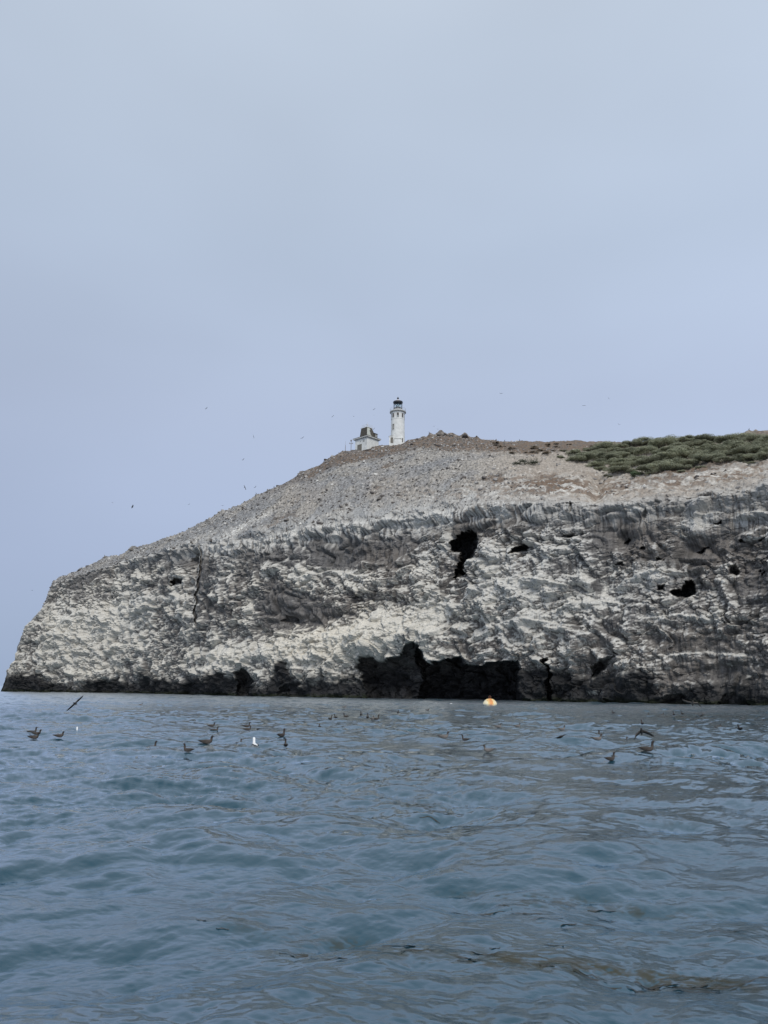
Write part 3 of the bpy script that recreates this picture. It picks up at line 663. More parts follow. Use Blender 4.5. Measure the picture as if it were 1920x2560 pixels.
def scaled(b, rms):
    q = rms / math.sqrt(b[4]); return (b[0],) + tuple(x_ * q for x_ in b[1:4]) + (b[4],) + tuple(x_ * q for x_ in b[5:])
BANDS = [(scaled(ocean_band(151.0, 3.6, 60, 1), .105), 0.0, 1e9), (scaled(ocean_band(43.0, 1.0, 3.6, 2), .15), R(11), 260.0),
         (scaled(ocean_band(12.7, 0.26, 1.0, 3), .15), R(-9), 60.0), (scaled(ocean_band(4.1, 0.07, 0.26, 4), .11), R(17), 16.0)]
WSC = 1.0
CHOP = 1.25
def samp(T, u, v):
    n = T.shape[0]; iu = np.floor(u).astype(int); iv = np.floor(v).astype(int); fu = u - iu; fv = v - iv
    iu0 = iu % n; iu1 = (iu + 1) % n; iv0 = iv % n; iv1 = (iv + 1) % n
    return (T[iv0, iu0] * (1 - fu) + T[iv0, iu1] * fu) * (1 - fv) + (T[iv1, iu0] * (1 - fu) + T[iv1, iu1] * fu) * fv
def waves(x, y, slopes=False):
    d = np.hypot(x, y); SX = np.zeros_like(x); SY = np.zeros_like(x); H = np.zeros_like(x); DX = np.zeros_like(x); DY = np.zeros_like(x)
    patch = 0.55 + 0.9 * np.clip(perlin(x / 9.0, y / 14.0, 5.0) * .8 + .5, 0, 1)
    for (Lt, h, hx, hy, _, tx, ty), rot, dm in BANDS:
        n = h.shape[0]; c, s = math.cos(rot), math.sin(rot)
        u = (x * c - y * s) / Lt * n; v = (x * s + y * c) / Lt * n
        a = WSC / (1 + (d / dm) ** 2) * patch
        H += a * samp(h, u, v); gx = samp(hx, u, v) * a; gy = samp(hy, u, v) * a
        DX += gx * c + gy * s; DY += -gx * s + gy * c
        if slopes:
            a2 = WSC * patch / (1 + (d / min(dm * 1.6, 200.0)) ** 2); ux = samp(tx, u, v) * a2; uy = samp(ty, u, v) * a2
            SX += ux * c + uy * s; SY += -ux * s + uy * c
    fade = 1 / (1 + (d / 700.0) ** 3)
    if slopes: return H * fade, DX * fade * CHOP, DY * fade * CHOP, SX, SY
    return H * fade, DX * fade * CHOP, DY * fade * CHOP
# fan-shaped sheet: rows follow the picture near by and reach the horizon
ry = np.concatenate([np.linspace(3900, 2760, 24), np.linspace(2750, 1880, 540), np.linspace(1879, 1752, 240), np.linspace(1751.5, 1730, 50), np.linspace(1729.5, 1724.2, 14)])
dd = CAM_H / np.tan(np.arctan((ry - 1280) / F) - PITCH)
dd = np.concatenate([dd, [8000, 16000, 40000]])
cxs = np.concatenate([np.geomspace(-9000, -1260, 12), np.linspace(-1200, -60, 36), np.linspace(-50, 1970, 570), np.linspace(1985, 3100, 36), np.geomspace(3200, 11000, 12)])
taz = (cxs - 960) / F
GX = dd[:, None] * taz[None, :]; GY = np.broadcast_to(dd[:, None], GX.shape).copy()
H, DX, DY, SX, SY = waves(GX, GY, True)
SEA = np.stack([GX + DX, GY + DY, H], -1)
dist_ = np.hypot(GX, GY)
rgh = 0.04 + 0.24 * sstep(18, 150, dist_)
spx_, spy_ = project(SEA)
def wel(x, y, a, b, r=0.0):
    c, q_ = math.cos(R(r)), math.sin(R(r)); dx, dy = spx_ - x, spy_ - y
    return np.exp(-(((dx * c + dy * q_) / a) ** 2 + ((-dx * q_ + dy * c) / b) ** 2))
wz = (wel(1300, 2400, 230, 26, 4) + wel(1620, 2440, 200, 24, 6) + .9 * wel(1800, 2465, 120, 20, 4) + .8 * wel(1280, 2245, 160, 18, 4) + .7 * wel(1600, 2280, 240, 18, 5) + .6 * wel(860, 2365, 220, 22, 8) + .5 * wel(560, 2290, 120, 18, 18)
      + .8 * wel(1050, 2012, 70, 10) + .8 * wel(1150, 2078, 60, 9) + .8 * wel(1750, 1792, 220, 9) + .5 * wel(1900, 1778, 90, 7) + .4 * wel(1680, 2055, 120, 14) + .4 * wel(1800, 2180, 100, 16) + .4 * wel(1830, 2330, 120, 18))
wst = perlin(GX * 2.2 + SX * 3, GY * 3.2 + SY * 6, 3.0) + .6 * perlin(GX * 5.0, GY * 7.0 + SY * 5, 9.0)
weed_ = np.clip(wz, 0, 1) * sstep(-.05, .45, wst + .25 * np.clip(wz, 0, 1))
sea_me = np_mesh('sea_water', SEA.reshape(-1, 3), grid_faces(*GX.shape), M['water'], np.stack([rgh, weed_, weed_], -1).reshape(-1, 3), smooth=True)
nv_ = np.stack([-SX, -SY, np.ones_like(SX)], -1); nv_ /= np.linalg.norm(nv_, axis=-1)[..., None]
sea_me.normals_split_custom_set_from_vertices(nv_.reshape(-1, 3).tolist())     # true wave slopes, also where the mesh is coarser than the ripples
sea = mesh_obj('sea_water', sea_me, None)
tag(sea, 'choppy blue-grey sea in front of the cliff', None, None, 'structure')
ga = np.linspace(-60, 60, 80); OX, OY = np.meshgrid(ga, np.linspace(-70, 30, 70)); OH, ODX, ODY = waves(OX + .01, OY + .01)
outer_me = np_mesh('sea_water', np.stack([OX, OY, OH * .5 - .75], -1).reshape(-1, 3), grid_faces(*OX.shape), M['water'], np.tile([.06, 0, 0], (OX.size, 1)), smooth=True)
tag(mesh_obj('sea_water', outer_me, None), 'choppy sea around and behind the boat', None, None, 'structure')
def wave_z(x, y):
    x = np.atleast_1d(np.asarray(x, float)); y = np.atleast_1d(np.asarray(y, float))
    qx, qy = x.copy(), y.copy()
    for _ in range(4):
        h, a, b = waves(qx, qy); qx, qy = x - a, y - b
    return waves(qx, qy)[0]

# ------------------------------------------------------------------ lighthouse
lp = on_ridge(994, 1)
LZ = lp[2] + 0.15
LS = 1.0
lh = empty('lighthouse', (lp[0], lp[1], LZ), math.atan2(lp[1], lp[0]) - PI / 2)   # local -Y faces the camera
lh.scale = (1.03, 1.03, 1.06)
tag(lh, 'round white lighthouse tower with black lantern room on the island crest', 'lighthouse')
tb = MB().lathe([(2.62, -2.0), (2.62, 0.2), (2.56, 0.25), (2.50, 7.0), (2.46, 9.2), (2.52, 9.22), (2.52, 9.45), (2.46, 9.47), (2.44, 11.6), (2.6, 11.9)], 56).build('tower', M['white_wall'], lh, True)
MB().lathe([(2.55, 0), (2.95, 0.18), (3.0, 0.22), (3.0, 0.5), (2.9, 0.55), (1.9, 0.56)], 56, (0, 0, 11.85)).build('gallery_deck', M['grey_trim'], lh, True)
MB().lathe([(2.05, 0), (2.05, 0.62), (1.75, 0.70)], 48, (0, 0, 12.38)).build('parapet', M['white_wall'], lh, True)
def curved_window(name, ang, z0, z1, wd, r, mat, frame=True):
    half = wd / 2 / r
    m = MB()
    m.lathe([(r + .01, z0), (r + .03, z0), (r + .03, z1), (r + .01, z1)], 6, cap=False, ang0=ang - half, ang1=ang + half)
    wn = m.build(name, mat, lh)
    fm = MB()
    for a0, a1, q0, q1 in ((ang - half - .035, ang - half, z0 - .1, z1 + .1), (ang + half, ang + half + .035, z0 - .1, z1 + .1), (ang - half, ang + half, z1, z1 + .1), (ang - half, ang + half, z0 - .1, z0)):
        fm.lathe([(r, q0), (r + .09, q0), (r + .09, q1), (r, q1)], 4, cap=False, ang0=a0, ang1=a1)
    fm.build('frame', M['white_wall'], wn)
    return wn
for k_, a in enumerate((-44, 0, 44, 90, 135, 180, 225, 270)):
    wn = curved_window('window', -PI / 2 + R(a), 9.75, 11.35, 0.72, 2.45, M['window_dark'])
    if k_ == 1:
        MB().box((0, -2.50, 10.1), (0.3, 0.04, 0.4)).build('pane', M['lens'], wn)
curved_window('window', -PI / 2 - R(41), 5.2, 7.2, 0.8, 2.51, M['door_brown'])
MB().box((-0.0, 0, 0), (0.12, 0.06, 1.1)).build('mullion', M['white_wall'], lh).matrix_local = Matrix.Translation((-1.68, -1.93, 6.1)) @ Matrix.Rotation(-R(41), 4, 'Z')
# entrance bay on the left, low plinth and buttress on the right
MB().box((-2.2, -1.55, .25), (1.75, 1.9, 4.5)).build('entrance_bay', M['white_wall'], lh)
MB().lathe([(1.12, 0), (1.12, .12), (0.9, .3), (0.45, .5), (0.02, .58)], 20, (-2.2, -1.55, 2.502)).build('bay_roof', M['grey_trim'], lh, True)
MB().box((-2.15, -2.53, 1.0), (0.95, 0.06, 2.1)).build('door', M['door_brown'], lh)
MB().box((-.05, -2.45, -.3), (2.5, 1.1, 3.4)).build('plinth', M['white_wall'], lh)
MB().box((-.05, -2.45, 1.45), (2.7, 1.3, 0.1)).build('plinth_cap', M['grey_trim'], lh)
MB().box((1.75, -1.85, 0.025), (1.15, 1.5, 4.05)).build('buttress', M['white_wall'], lh)
MB().box((1.75, -2.62, 1.0), (0.34, 0.06, 1.5)).build('window', M['window_dark'], lh)
# gallery rail
gr = MB()
for i in range(20):
    a = 2 * PI * i / 20; gr.tube((2.88 * math.cos(a), 2.88 * math.sin(a), 12.35), (2.88 * math.cos(a), 2.88 * math.sin(a), 13.45), 0.035, 5)
for zz in (12.9, 13.45):
    for i in range(40):
        a, b_ = 2 * PI * i / 40, 2 * PI * (i + 1) / 40
        gr.tube((2.88 * math.cos(a), 2.88 * math.sin(a), zz), (2.88 * math.cos(b_), 2.88 * math.sin(b_), zz), 0.03, 4)
gr.build('gallery_railing', M['rail'], lh)
# lantern room
MB().lathe([(1.62, 0), (1.62, .72), (1.5, .74)], 10, (0, 0, 13.08)).build('lantern_base', M['black_iron'], lh)
for i in range(10):
    a0, a1 = 2 * PI * i / 10, 2 * PI * (i + 1) / 10
    p0 = Vector((1.56 * math.cos(a0), 1.56 * math.sin(a0), 13.83)); p1 = Vector((1.56 * math.cos(a1), 1.56 * math.sin(a1), 13.83)); up = Vector((0, 0, 1.85))
    pn = MB().poly([p0 * 1.0, p1, p1 + up, p0 + up], 0.02).build('pane', M['glass'], lh)
    MB().tube(p0 + Vector((0, 0, -.02)), p0 + up, 0.055, 5).build('bar', M['black_iron'], pn)
    if i % 2: MB().tube(p0, p1 + up, 0.028, 4).build('astragal', M['black_iron'], pn)
    else: MB().tube(p1, p0 + up, 0.028, 4).build('astragal', M['black_iron'], pn)
MB().lathe([(1.55, 0), (1.76, .05), (1.80, .25), (1.80, .62), (1.62, .66)], 10, (0, 0, 15.66)).build('lantern_cornice', M['black_iron'], lh)
MB().lathe([(1.66, 0), (1.1, .34), (0.5, .58), (0.26, .66), (0.24, .9)], 20, (0, 0, 16.325)).build('lantern_roof', M['roof_white'], lh, True)
MB().lathe([(0.2, 0), (0.24, .05), (0.36, .25), (0.38, .42), (0.3, .62), (0.12, .74), (0.05, 1.0)], 16, (0, 0, 17.227)).build('vent_ball', M['black_iron'], lh, True)
MB().lathe([(0.3, 0), (0.62, .25), (0.78, .75), (0.78, 1.0), (0.62, 1.5), (0.3, 1.75)], 16, (0, 0, 13.83)).build('lens', M['lens'], lh, True)

# ------------------------------------------------------------------ fog signal building
bp_ = on_ridge(917, 1)
bld = empty('signal_building', (bp_[0], bp_[1] + 1.0, bp_[2] - 1.0), math.atan2(bp_[1], bp_[0]) - PI / 2 + R(45))
tag(bld, 'small white square building with steep brown hip roof beside the lighthouse', 'building')
# local axes: wall facing -X is the left one in view, wall facing -Y the right one
W1, W2, HW = 6.4, 6.2, 5.0
MB().box((0, 0, HW / 2), (W2, W1, HW)).build('wall', M['white_wall'], bld)
cor = MB().box((0, 0, HW + .12), (W2 + 1.3, W1 + 1.3, 0.24)).build('cornice', M['white_wall'], bld)
MB().box((0, 0, HW - .1), (W2 + .9, W1 + .9, 0.18)).build('soffit', M['grey_trim'], bld)
MB().box((0, 0, HW + .34), (W2 + 1.4, W1 + 1.4, 0.18)).build('eave', M['shingle'], bld)
zr = HW + .435
def quad(name, pts, mat, parent=bld, th=.12): return MB().poly(pts, th).build(name, mat, parent)
b0, b1, by1, t0, t1, ty1, ht = -2.3, 3.1, 1.75, -1.75, .95, 1.45, 4.0
rf = MB().box((0.0, 0.0, 0), (.1, .1, .1)); rf.bm.clear()
vv = [rf.bm.verts.new(v) for v in ((b0, b0, zr), (b1, b0, zr), (b1, by1, zr), (b0, by1, zr), (t0, t0, zr + ht), (t1, t0, zr + ht), (t1, ty1, zr + ht), (t0, ty1, zr + ht))]
for f in ((0, 1, 5, 4), (1, 2, 6, 5), (2, 3, 7, 6), (3, 0, 4, 7), (4, 5, 6, 7)): rf.bm.faces.new([vv[i] for i in f])
roof = rf.build('roof', M['shingle'], bld)
# pale facing on the right slope, breaking off in a ragged edge
def slope_pt(u, v):      # u across (0..1), v up (0..1) on the -Y slope
    x0, x1 = b0 + (t0 - b0) * v, b1 + (t1 - b1) * v
    y = b0 + (t0 - b0) * v
    return Vector((x0 + (x1 - x0) * u, y - .04, zr + ht * v))
quad('roof_facing', [slope_pt(*q) for q in ((0, .02), (.52, .02), (.50, .2), (.40, .34), (.42, .5), (.36, .7), (.52, .8), (.54, .97), (0, .97))], M['pale_roof'], roof, .05)
for i in range(9):        # courses of the left slope
    v = .05 + i * .1
    a = b0 + (t0 - b0) * v
    p = [Vector((a - .03, b0 + (t0 - b0) * v + .05, zr + ht * v)), Vector((a - .03, by1 + (ty1 - by1) * v - .05, zr + ht * v))]
    MB().tube(p[0], p[1], .05, 4).build('roof_course', M['shingle'], roof)
dm = MB().box((2.35, b0 + .55, zr + 1.15), (1.6, 1.5, 2.3)).build('dormer', M['shingle'], roof)
MB().poly([(1.35, b0 - .4, zr + 2.2), (3.35, b0 - .4, zr + 2.2), (3.35, b0 + 1.4, zr + 2.7), (1.35, b0 + 1.4, zr + 2.7)], .14).build('dormer_roof', M['shingle'], dm)
MB().box((2.35, b0 - .24, zr + 1.25), (.8, .05, 1.1)).build('dormer_panel', M['grey_trim'], dm)
MB().box(((t0 + t1) / 2, (t0 + ty1) / 2, zr + ht + .08), (t1 - t0 + .4, ty1 - t0 + .4, .16)).build('roof_deck', M['white_wall'], bld)
rr = MB(); q = 1.4; zt = zr + ht + .165
for i in range(4):
    c0 = ((-q, -q), (q, -q), (q, q), (-q, q))[i]; c1 = ((q, -q), (q, q), (-q, q), (-q, -q))[i]
    for t in (0, .5):
        x, y = c0[0] + (c1[0] - c0[0]) * t, c0[1] + (c1[1] - c0[1]) * t; rr.tube((x, y, zt), (x, y, zt + 1.3), .045, 5)
    for zz in (.65, 1.25): rr.tube((*c0, zt + zz), (*c1, zt + zz), .035, 4)
rr.build('roof_railing', M['rail'], bld)
ml = MB()
for i in range(6):
    a = 2 * PI * i / 6; ml.tube((.75 * math.cos(a), .75 * math.sin(a), zt), (.55 * math.cos(a), .55 * math.sin(a), zt + 1.3), .05, 5)
    ml.tube((.55 * math.cos(a), .55 * math.sin(a), zt + 1.3), (0, 0, zt + 2.0), .05, 5)
ml.tube((0, 0, zt + 1.2), (0, 0, zt + 2.7), .06, 5)
ml.build('beacon_frame', M['rail'], bld)
dr_ = MB().box((-W2 / 2 - .03, .8, 1.35), (.08, 2.3, 2.7)).build('door', M['door_brown'], bld)
MB().box((-W2 / 2 - .03, -1.4, 3.75), (.06, 1.0, .9)).build('window', M['grey_trim'], bld)
MB().box((-W2 / 2 - .02, .3, 3.85), (.05, .5, .5)).build('vent', M['grey_trim'], bld)
MB().box((-W2 / 2 - .03, -W1 / 2 + .5, 3.2), (.05, .25, 3.0)).build('drain_stain_strip', M['grey_trim'], bld)

# poles left of the building
p_ = on_ridge(877.5, 1)
up_ = empty('utility_pole', (p_[0], p_[1], p_[2] - .3))
tag(up_, 'grey wooden pole with short crossarm and lamp left of the white building', 'pole')
MB().lathe([(.14, 0), (.11, 4.2)], 8).build('post', M['pole_grey'], up_)
MB().box((0, -.15, 3.3), (1.5, .14, .16)).build('crossarm', M['pole_grey'], up_)
for s in (-1, 1): MB().lathe([(.1, 0), (.14, .1), (.08, .3)], 8, (s * .62, -.15, 3.384)).build('insulator', M['pole_grey'], up_, True)
MB().lathe([(.12, 0), (.3, .15), (.3, .55), (.12, .75)], 10, (0, 0, 4.203)).build('lamp_head', M['pole_grey'], up_, True)
p_ = on_ridge(863.3, 1)
mp_ = empty('mast', (p_[0], p_[1], p_[2] - .3))
tag(mp_, 'thin grey mast standing farthest left on the crest, beside the crossarm pole', 'mast')
MB().lathe([(.13, 0), (.1, 2.9), (.04, 2.95), (.03, 4.6)], 8).build('post', M['pole_grey'], mp_)
MB().box((0, 0, .35), (.4, .4, .2)).build('foot_block', M['grey_trim'], mp_)

# ------------------------------------------------------------------ rubble and boulders
def ico(sub=1):
    b = bmesh.new(); bmesh.ops.create_icosphere(b, subdivisions=sub, radius=1.0)
    v = np.array([x.co[:] for x in b.verts]); f = np.array([[x.index for x in y.verts] for y in b.faces]); b.free()
    return v, f
iv, ifc = ico(1)
protos = []
for i in range(6):
    r_ = np.random.default_rng(40 + i); s = 1 + .35 * r_.normal(size=(len(iv), 1)); protos.append(iv * np.clip(s, .5, 1.6) * np.array([1, .8, .65]))
face_sel = np.where((SPX > 100) & (SPX < 1960))
nstone = 13000
wgt = rng.integers(0, len(face_sel[0]), nstone)
pts = SP[face_sel[0][wgt], face_sel[1][wgt]]; spx = SPX[face_sel[0][wgt], face_sel[1][wgt]]; spy = SPY[face_sel[0][wgt], face_sel[1][wgt]]
keep = (rng.random(nstone) < np.where(spx < 1180, 1, np.where(spx < 1320, .5, .16))) & ~((spx > 1425) & (spy < 1175))
pts = pts[keep]; spx = spx[keep]; n_ = len(pts)
size = np.clip(rng.lognormal(math.log(.23), .5, n_), .1, .75)
V = np.empty((n_, len(iv), 3)); T = np.empty((n_, len(iv), 3))
for i in range(n_):
    a = rng.random() * 6.28; c, s = math.cos(a), math.sin(a)
    v = protos[i % 6] * size[i]
    V[i] = np.stack([v[:, 0] * c - v[:, 1] * s, v[:, 0] * s + v[:, 1] * c, v[:, 2]], -1) + pts[i] + [0, 0, size[i] * .2]
shade = rng.choice([0, 1, 2, 3], n_, p=[.42, .28, .2, .1])
cols = np.array([(.36, .345, .325), (.27, .255, .24), (.12, .105, .095), (.58, .56, .52)])[shade] * (0.85 + .3 * rng.random((n_, 1)))
T[:] = cols[:, None, :]
FF = (ifc[None] + (np.arange(n_) * len(iv))[:, None, None]).reshape(-1, 3)
rub = mesh_obj('rubble', np_mesh('rubble', V.reshape(-1, 3), FF, M['stone'], T.reshape(-1, 3), smooth=False), None, terrain)
tag(rub, None, None, None, 'stuff')
bl_me = []
for i in range(5):
    v = protos[i] * (1 + .0 * i); c = [(.30, .285, .27), (.16, .145, .13), (.22, .20, .185), (.40, .385, .36), (.10, .09, .085)][i]
    bl_me.append(np_mesh('rock', v, ifc, M['stone'], np.tile(c, (len(v), 1)), smooth=False))
def put_rock(p, s, k_):
    o = bpy.data.objects.new('rock', bl_me[k_ % 5]); link(o, terrain)
    o.location = (p[0], p[1], p[2] + s * .15); o.scale = (s, s * random.uniform(.8, 1.1), s * random.uniform(.7, 1.0)); o.rotation_euler = (random.uniform(-.3, .3), random.uniform(-.3, .3), random.uniform(0, 6.28))
for x, y, s, k_ in [(330, 1376, 1.6, 1), (345, 1372, 1.2, 2), (262, 1395, 1.1, 1), (198, 1426, 1.0, 4), (748, 1189, 1.0, 1), (800, 1310, 1.1, 4), (686, 1300, 1.4, 1), (1100, 1088, 1.5, 1), (1112, 1087, 1.1, 2), (1163, 1092, 1.5, 4), (1128, 1089, .9, 2),
                    (940, 1218, 1.2, 1), (950, 1248, 1.3, 1), (930, 1234, .9, 4), (1012, 1222, .9, 1), (1120, 1171, .8, 4), (1030, 1112, .9, 4), (1095, 1115, .8, 4), (850, 1268, 1.0, 2), (1210, 1196, .9, 4), (1060, 1120, .7, 3), (720, 1302, 1.0, 1)]:
    put_rock(on_slope(x, y), s, k_)
for i in range(110):
    x = random.uniform(420, 1900); lo, hi = np.interp(x, *RIDGE.T) + 8, np.interp(x, *RIM.T) - 4
    if hi < lo: continue
    y = random.uniform(lo, hi)
    if x > 1420 and y < 1190: continue
    put_rock(on_slope(x, y), random.uniform(.35, .8), random.randrange(5))

# ------------------------------------------------------------------ shrubs
def crown_mesh(name, seed, nleaf, w_, h_, leaf, mat):
    r_ = np.random.default_rng(seed)
    ncl = 16
    ca = r_.random(ncl) * 6.28; cr_ = np.sqrt(r_.random(ncl)) * .72
    cc = np.stack([np.cos(ca) * cr_, np.sin(ca) * cr_, .30 + .50 * np.sqrt(np.clip(1 - cr_ ** 2, 0, 1)) * r_.uniform(.75, 1.1, ncl)], -1)
    idx = r_.integers(0, ncl, nleaf)
    d = r_.normal(size=(nleaf, 3)); d /= np.linalg.norm(d, axis=1)[:, None]
    rad = r_.uniform(.22, .40, ncl)[idx] * r_.random(nleaf) ** .25
    c = cc[idx] + d * rad[:, None] * np.array([1, 1, .75])
    c[:, 2] = np.clip(c[:, 2], .02, None)
    c = c * np.array([w_ / 2, w_ / 2, h_])
    nrm_ = d * .8 + r_.normal(size=d.shape) * .4 + np.array([0, 0, .8]); nrm_ /= np.linalg.norm(nrm_, axis=1)[:, None]
    t = np.cross(nrm_, r_.normal(size=d.shape)); t /= np.linalg.norm(t, axis=1)[:, None]; b = np.cross(nrm_, t)
    s = leaf * r_.uniform(.6, 1.2, nleaf)[:, None]
    V_ = np.stack([c - t * s * .5, c + b * s * .28, c + t * s * .5, c - b * s * .28], 1).reshape(-1, 3)
    return np_mesh(name, V_, np.arange(nleaf * 4, dtype=np.int32).reshape(-1, 4), mat, smooth=False)
def stem_mesh(h_, w_):
    m = MB()
    for i in range(5):
        a = i * 1.256 + .3
        m.tube((.1 * math.cos(a), .1 * math.sin(a), -.5), (w_ * .22 * math.cos(a), w_ * .22 * math.sin(a), h_ * .55), .07, 5)
    me = bpy.data.meshes.new('stem'); m.bm.to_mesh(me); m.bm.free(); me.materials.append(M['bark']); return me
CR = [crown_mesh('crown', 60 + i, 6000, 9.0, 2.5, .30, M['leaf']) for i in range(5)]
ST = stem_mesh(3.0, 6.0)
def shrub(p, crown, stem, scale, label, group=None, name='shrub', sz=1.0):
    o = empty(name, (p[0], p[1], p[2] - .15), random.uniform(0, 6.28)); o.scale = (scale * random.uniform(.9, 1.15), scale, scale * sz * random.uniform(.8, 1.15))
    tag(o, label, 'shrub', group)
    link(bpy.data.objects.new('crown', crown), o); link(bpy.data.objects.new('trunk', stem), o)
    return o
FRONT = np.array([(1431, 1151), (1469, 1170), (1525, 1185), (1575, 1184), (1613, 1182), (1669, 1181), (1707, 1177), (1729, 1166), (1776, 1160), (1839, 1154), (1920, 1152), (1990, 1150)], float)
BACK = np.array([(1431, 1140), (1478, 1133), (1541, 1124), (1597, 1116), (1640, 1112), (1720, 1110), (1770, 1112), (1860, 1112), (1920, 1110), (1990, 1108)], float)
x = 1445.0; cnt = 0
fx_ = []
while x < 1975:
    yb, yf = np.interp(x, *BACK.T), np.interp(x, *FRONT.T)
    nrow = max(1, int(round((yf - yb) / 13.0)))
    for k_ in range(nrow + 1):
        y = yb + (yf - yb) * k_ / max(nrow, 1) - 1 + (random.uniform(-5, 5) if 0 < k_ < nrow else 0)
        xx = x + random.uniform(-12, 12) + (12 if k_ % 2 else 0)
        p = on_slope(xx, y)
        edge_ = 'front' if k_ == nrow else ('back' if k_ == 0 else 'mid')
        lb = {'front': 'grey-green shrub along the lower edge of the thicket on the right slope',
              'mid': 'grey-green shrub in the middle of the dense thicket on the right slope',
              'back': 'grey-green shrub along the upper edge of the thicket below the skyline'}[edge_]
        shrub(p, CR[cnt % 5], ST, random.uniform(.55, 1.1) * (0.9 if k_ == nrow else 1), lb, lb.replace('shrub', 'shrubs', 1)); cnt += 1
    x += random.uniform(22, 29)
for i_ in range(26):
    t_ = random.random()
    if i_ < 12: xx = random.uniform(1395, 1520); yy = np.interp(xx, *BACK.T) + random.uniform(-14, 10) + (1431 - min(xx, 1431)) * .1
    elif i_ < 20: xx = random.uniform(1450, 1900); yy = np.interp(xx, *FRONT.T) + random.uniform(2, 9)
    else: xx = random.uniform(1560, 1910); yy = np.interp(xx, *BACK.T) - random.uniform(3, 10)
    shrub(on_slope(xx, yy), CR[i_ % 5], ST, random.uniform(.14, .38), 'small low shrub straggling out at the rim of the thicket', 'small shrubs straggling round the thicket')
DRY = [crown_mesh('crown', 80 + i_, 2200, 7.0, 1.4, .32, M['leaf_dry']) for i_ in range(2)]
for i_ in range(24):
    xx = random.uniform(1235, 1500); yy = random.uniform(np.interp(xx, *RIDGE.T) + 6, np.interp(xx, *RIDGE.T) + 34)
    shrub(on_slope(xx, yy), DRY[i_ % 2], ST, random.uniform(.25, .6), 'dry brown low scrub on the crest left of the green thicket', 'dry scrub left of the thicket', name='dry_scrub', sz=.7)
for xx, sc__, nm in ((1612, .95, 'left'), (1700, 1.0, 'mid'), (1765, .8, 'right')):
    p = on_slope(xx, np.interp(xx, *RIDGE.T) + 5)
    shrub(p, CR[int(xx) % 5], ST, sc__, {'left': 'rounded shrub rising on the skyline, leftmost of three above the thicket', 'mid': 'rounded shrub on the skyline, middle one of three above the thicket', 'right': 'rounded shrub on the skyline, rightmost of three above the thicket'}[nm])
shrub(on_slope(1588, 1197), crown_mesh('crown', 91, 1300, 4.2, 2.0, .3, M['leaf_bright']), stem_mesh(1.8, 3.5), 1.0, 'small rounded bright green bush standing alone below the thicket', name='bush')
shrub(on_slope(1317, 1160), crown_mesh('crown', 92, 1600, 9.0, 1.1, .35, M['leaf_dark']), stem_mesh(.7, 4), 1.0, 'low dark green mat of plants spread on the rubble slope', name='low_bush')

# ------------------------------------------------------------------ birds
def loft(rings, seg=10):
    """rings: (centre, rx, ry, up vector angle); along +X (head) in the local XZ plane"""
    vs_, fs = [], []
    for (x, z, rw, rh, tl) in rings:
        for i in range(seg):
            a = 2 * PI * i / seg
            vs_.append((x - math.sin(tl) * rh * math.sin(a), rw * math.cos(a), z + math.cos(tl) * rh * math.sin(a)))
    n = len(rings)
    for k_ in range(n - 1):
        for i in range(seg):
            j = (i + 1) % seg; fs.append((k_ * seg + i, k_ * seg + j, (k_ + 1) * seg + j, (k_ + 1) * seg + i))
    return vs_, fs
def bird_float_meshes(neck, tail_up, body_c, head_c, belly_c):
    nk = neck
    rings = [(-.30, .055 + tail_up, .012, .004, 0), (-.25, .05 + tail_up * .8, .03, .012, 0), (-.19, .045 + tail_up * .5, .055, .035, 0), (-.10, .04, .085, .065, 0), (0, .035, .095, .078, 0), (.08, .04, .085, .075, .2), (.135, .065, .062, .062, .6),
             (.155, .10 + nk * .3, .042, .045, 1.25), (.160, .14 + nk * .8, .036, .038, 1.35), (.170, .175 + nk, .040, .042, 1.1), (.195, .19 + nk, .037, .040, .3), (.220, .19 + nk, .022, .024, 0), (.232, .188 + nk, .008, .008, 0)]
    vs_, fs = loft(rings)
    fs = [tuple(f) for f in fs]
    V_ = np.array(vs_)
    hz = sstep(.11 + nk * .55, .17 + nk * .8, V_[:, 2])[:, None] * (V_[:, 0] > .1)[:, None]
    bel = (1 - sstep(-.02, .03, V_[:, 2]))[:, None]
    tl = (1 - sstep(-.24, -.16, V_[:, 0]))[:, None]
    c = np.array(body_c) * (1 - bel) + np.array(belly_c) * bel
    c = c * (1 - hz) + np.array(head_c) * hz
    c = c * (1 - .6 * tl)
    me = np_mesh('body', V_, np.array(fs), M['bird'], c, smooth=True)
    # folded wing (left), mirrored for the right
    wr = [(.09, .055, .012, .03, 0), (.03, .06, .018, .05, 0), (-.08, .065, .016, .045, 0), (-.2, .07 + tail_up * .6, .010, .022, 0), (-.33, .085 + tail_up, .004, .006, 0)]
    wv, wfs = loft(wr, 8)
    wv = np.array(wv)
    wmes = []
    for s in (-1, 1):
        q_ = wv.copy(); q_[:, 1] = q_[:, 1] + np.interp(q_[:, 0], [-.33, -.2, -.08, .09], [.015, .05, .078, .072]); q_[:, 1] *= s
        wc = np.array(body_c)[None] * np.interp(q_[:, 0], [-.33, -.15, .1], [.35, .8, 1.0])[:, None]
        wmes.append(np_mesh('wing', q_, np.array(wfs), M['bird'], wc, smooth=True))
    bv, bf = loft([(.226, .188 + nk, .012, .012, 0), (.262, .185 + nk, .007, .008, 0), (.282, .178 + nk, .002, .003, 0)], 6)
    bme = np_mesh('bill', np.array(bv), np.array(bf), M['bill'], smooth=True)
    return me, wmes, bme
BROWN = bird_float_meshes(.03, .0, (.075, .062, .054), (.030, .025, .024), (.11, .095, .085))
TALL = bird_float_meshes(.085, .01, (.070, .059, .052), (.032, .027, .026), (.10, .088, .078))
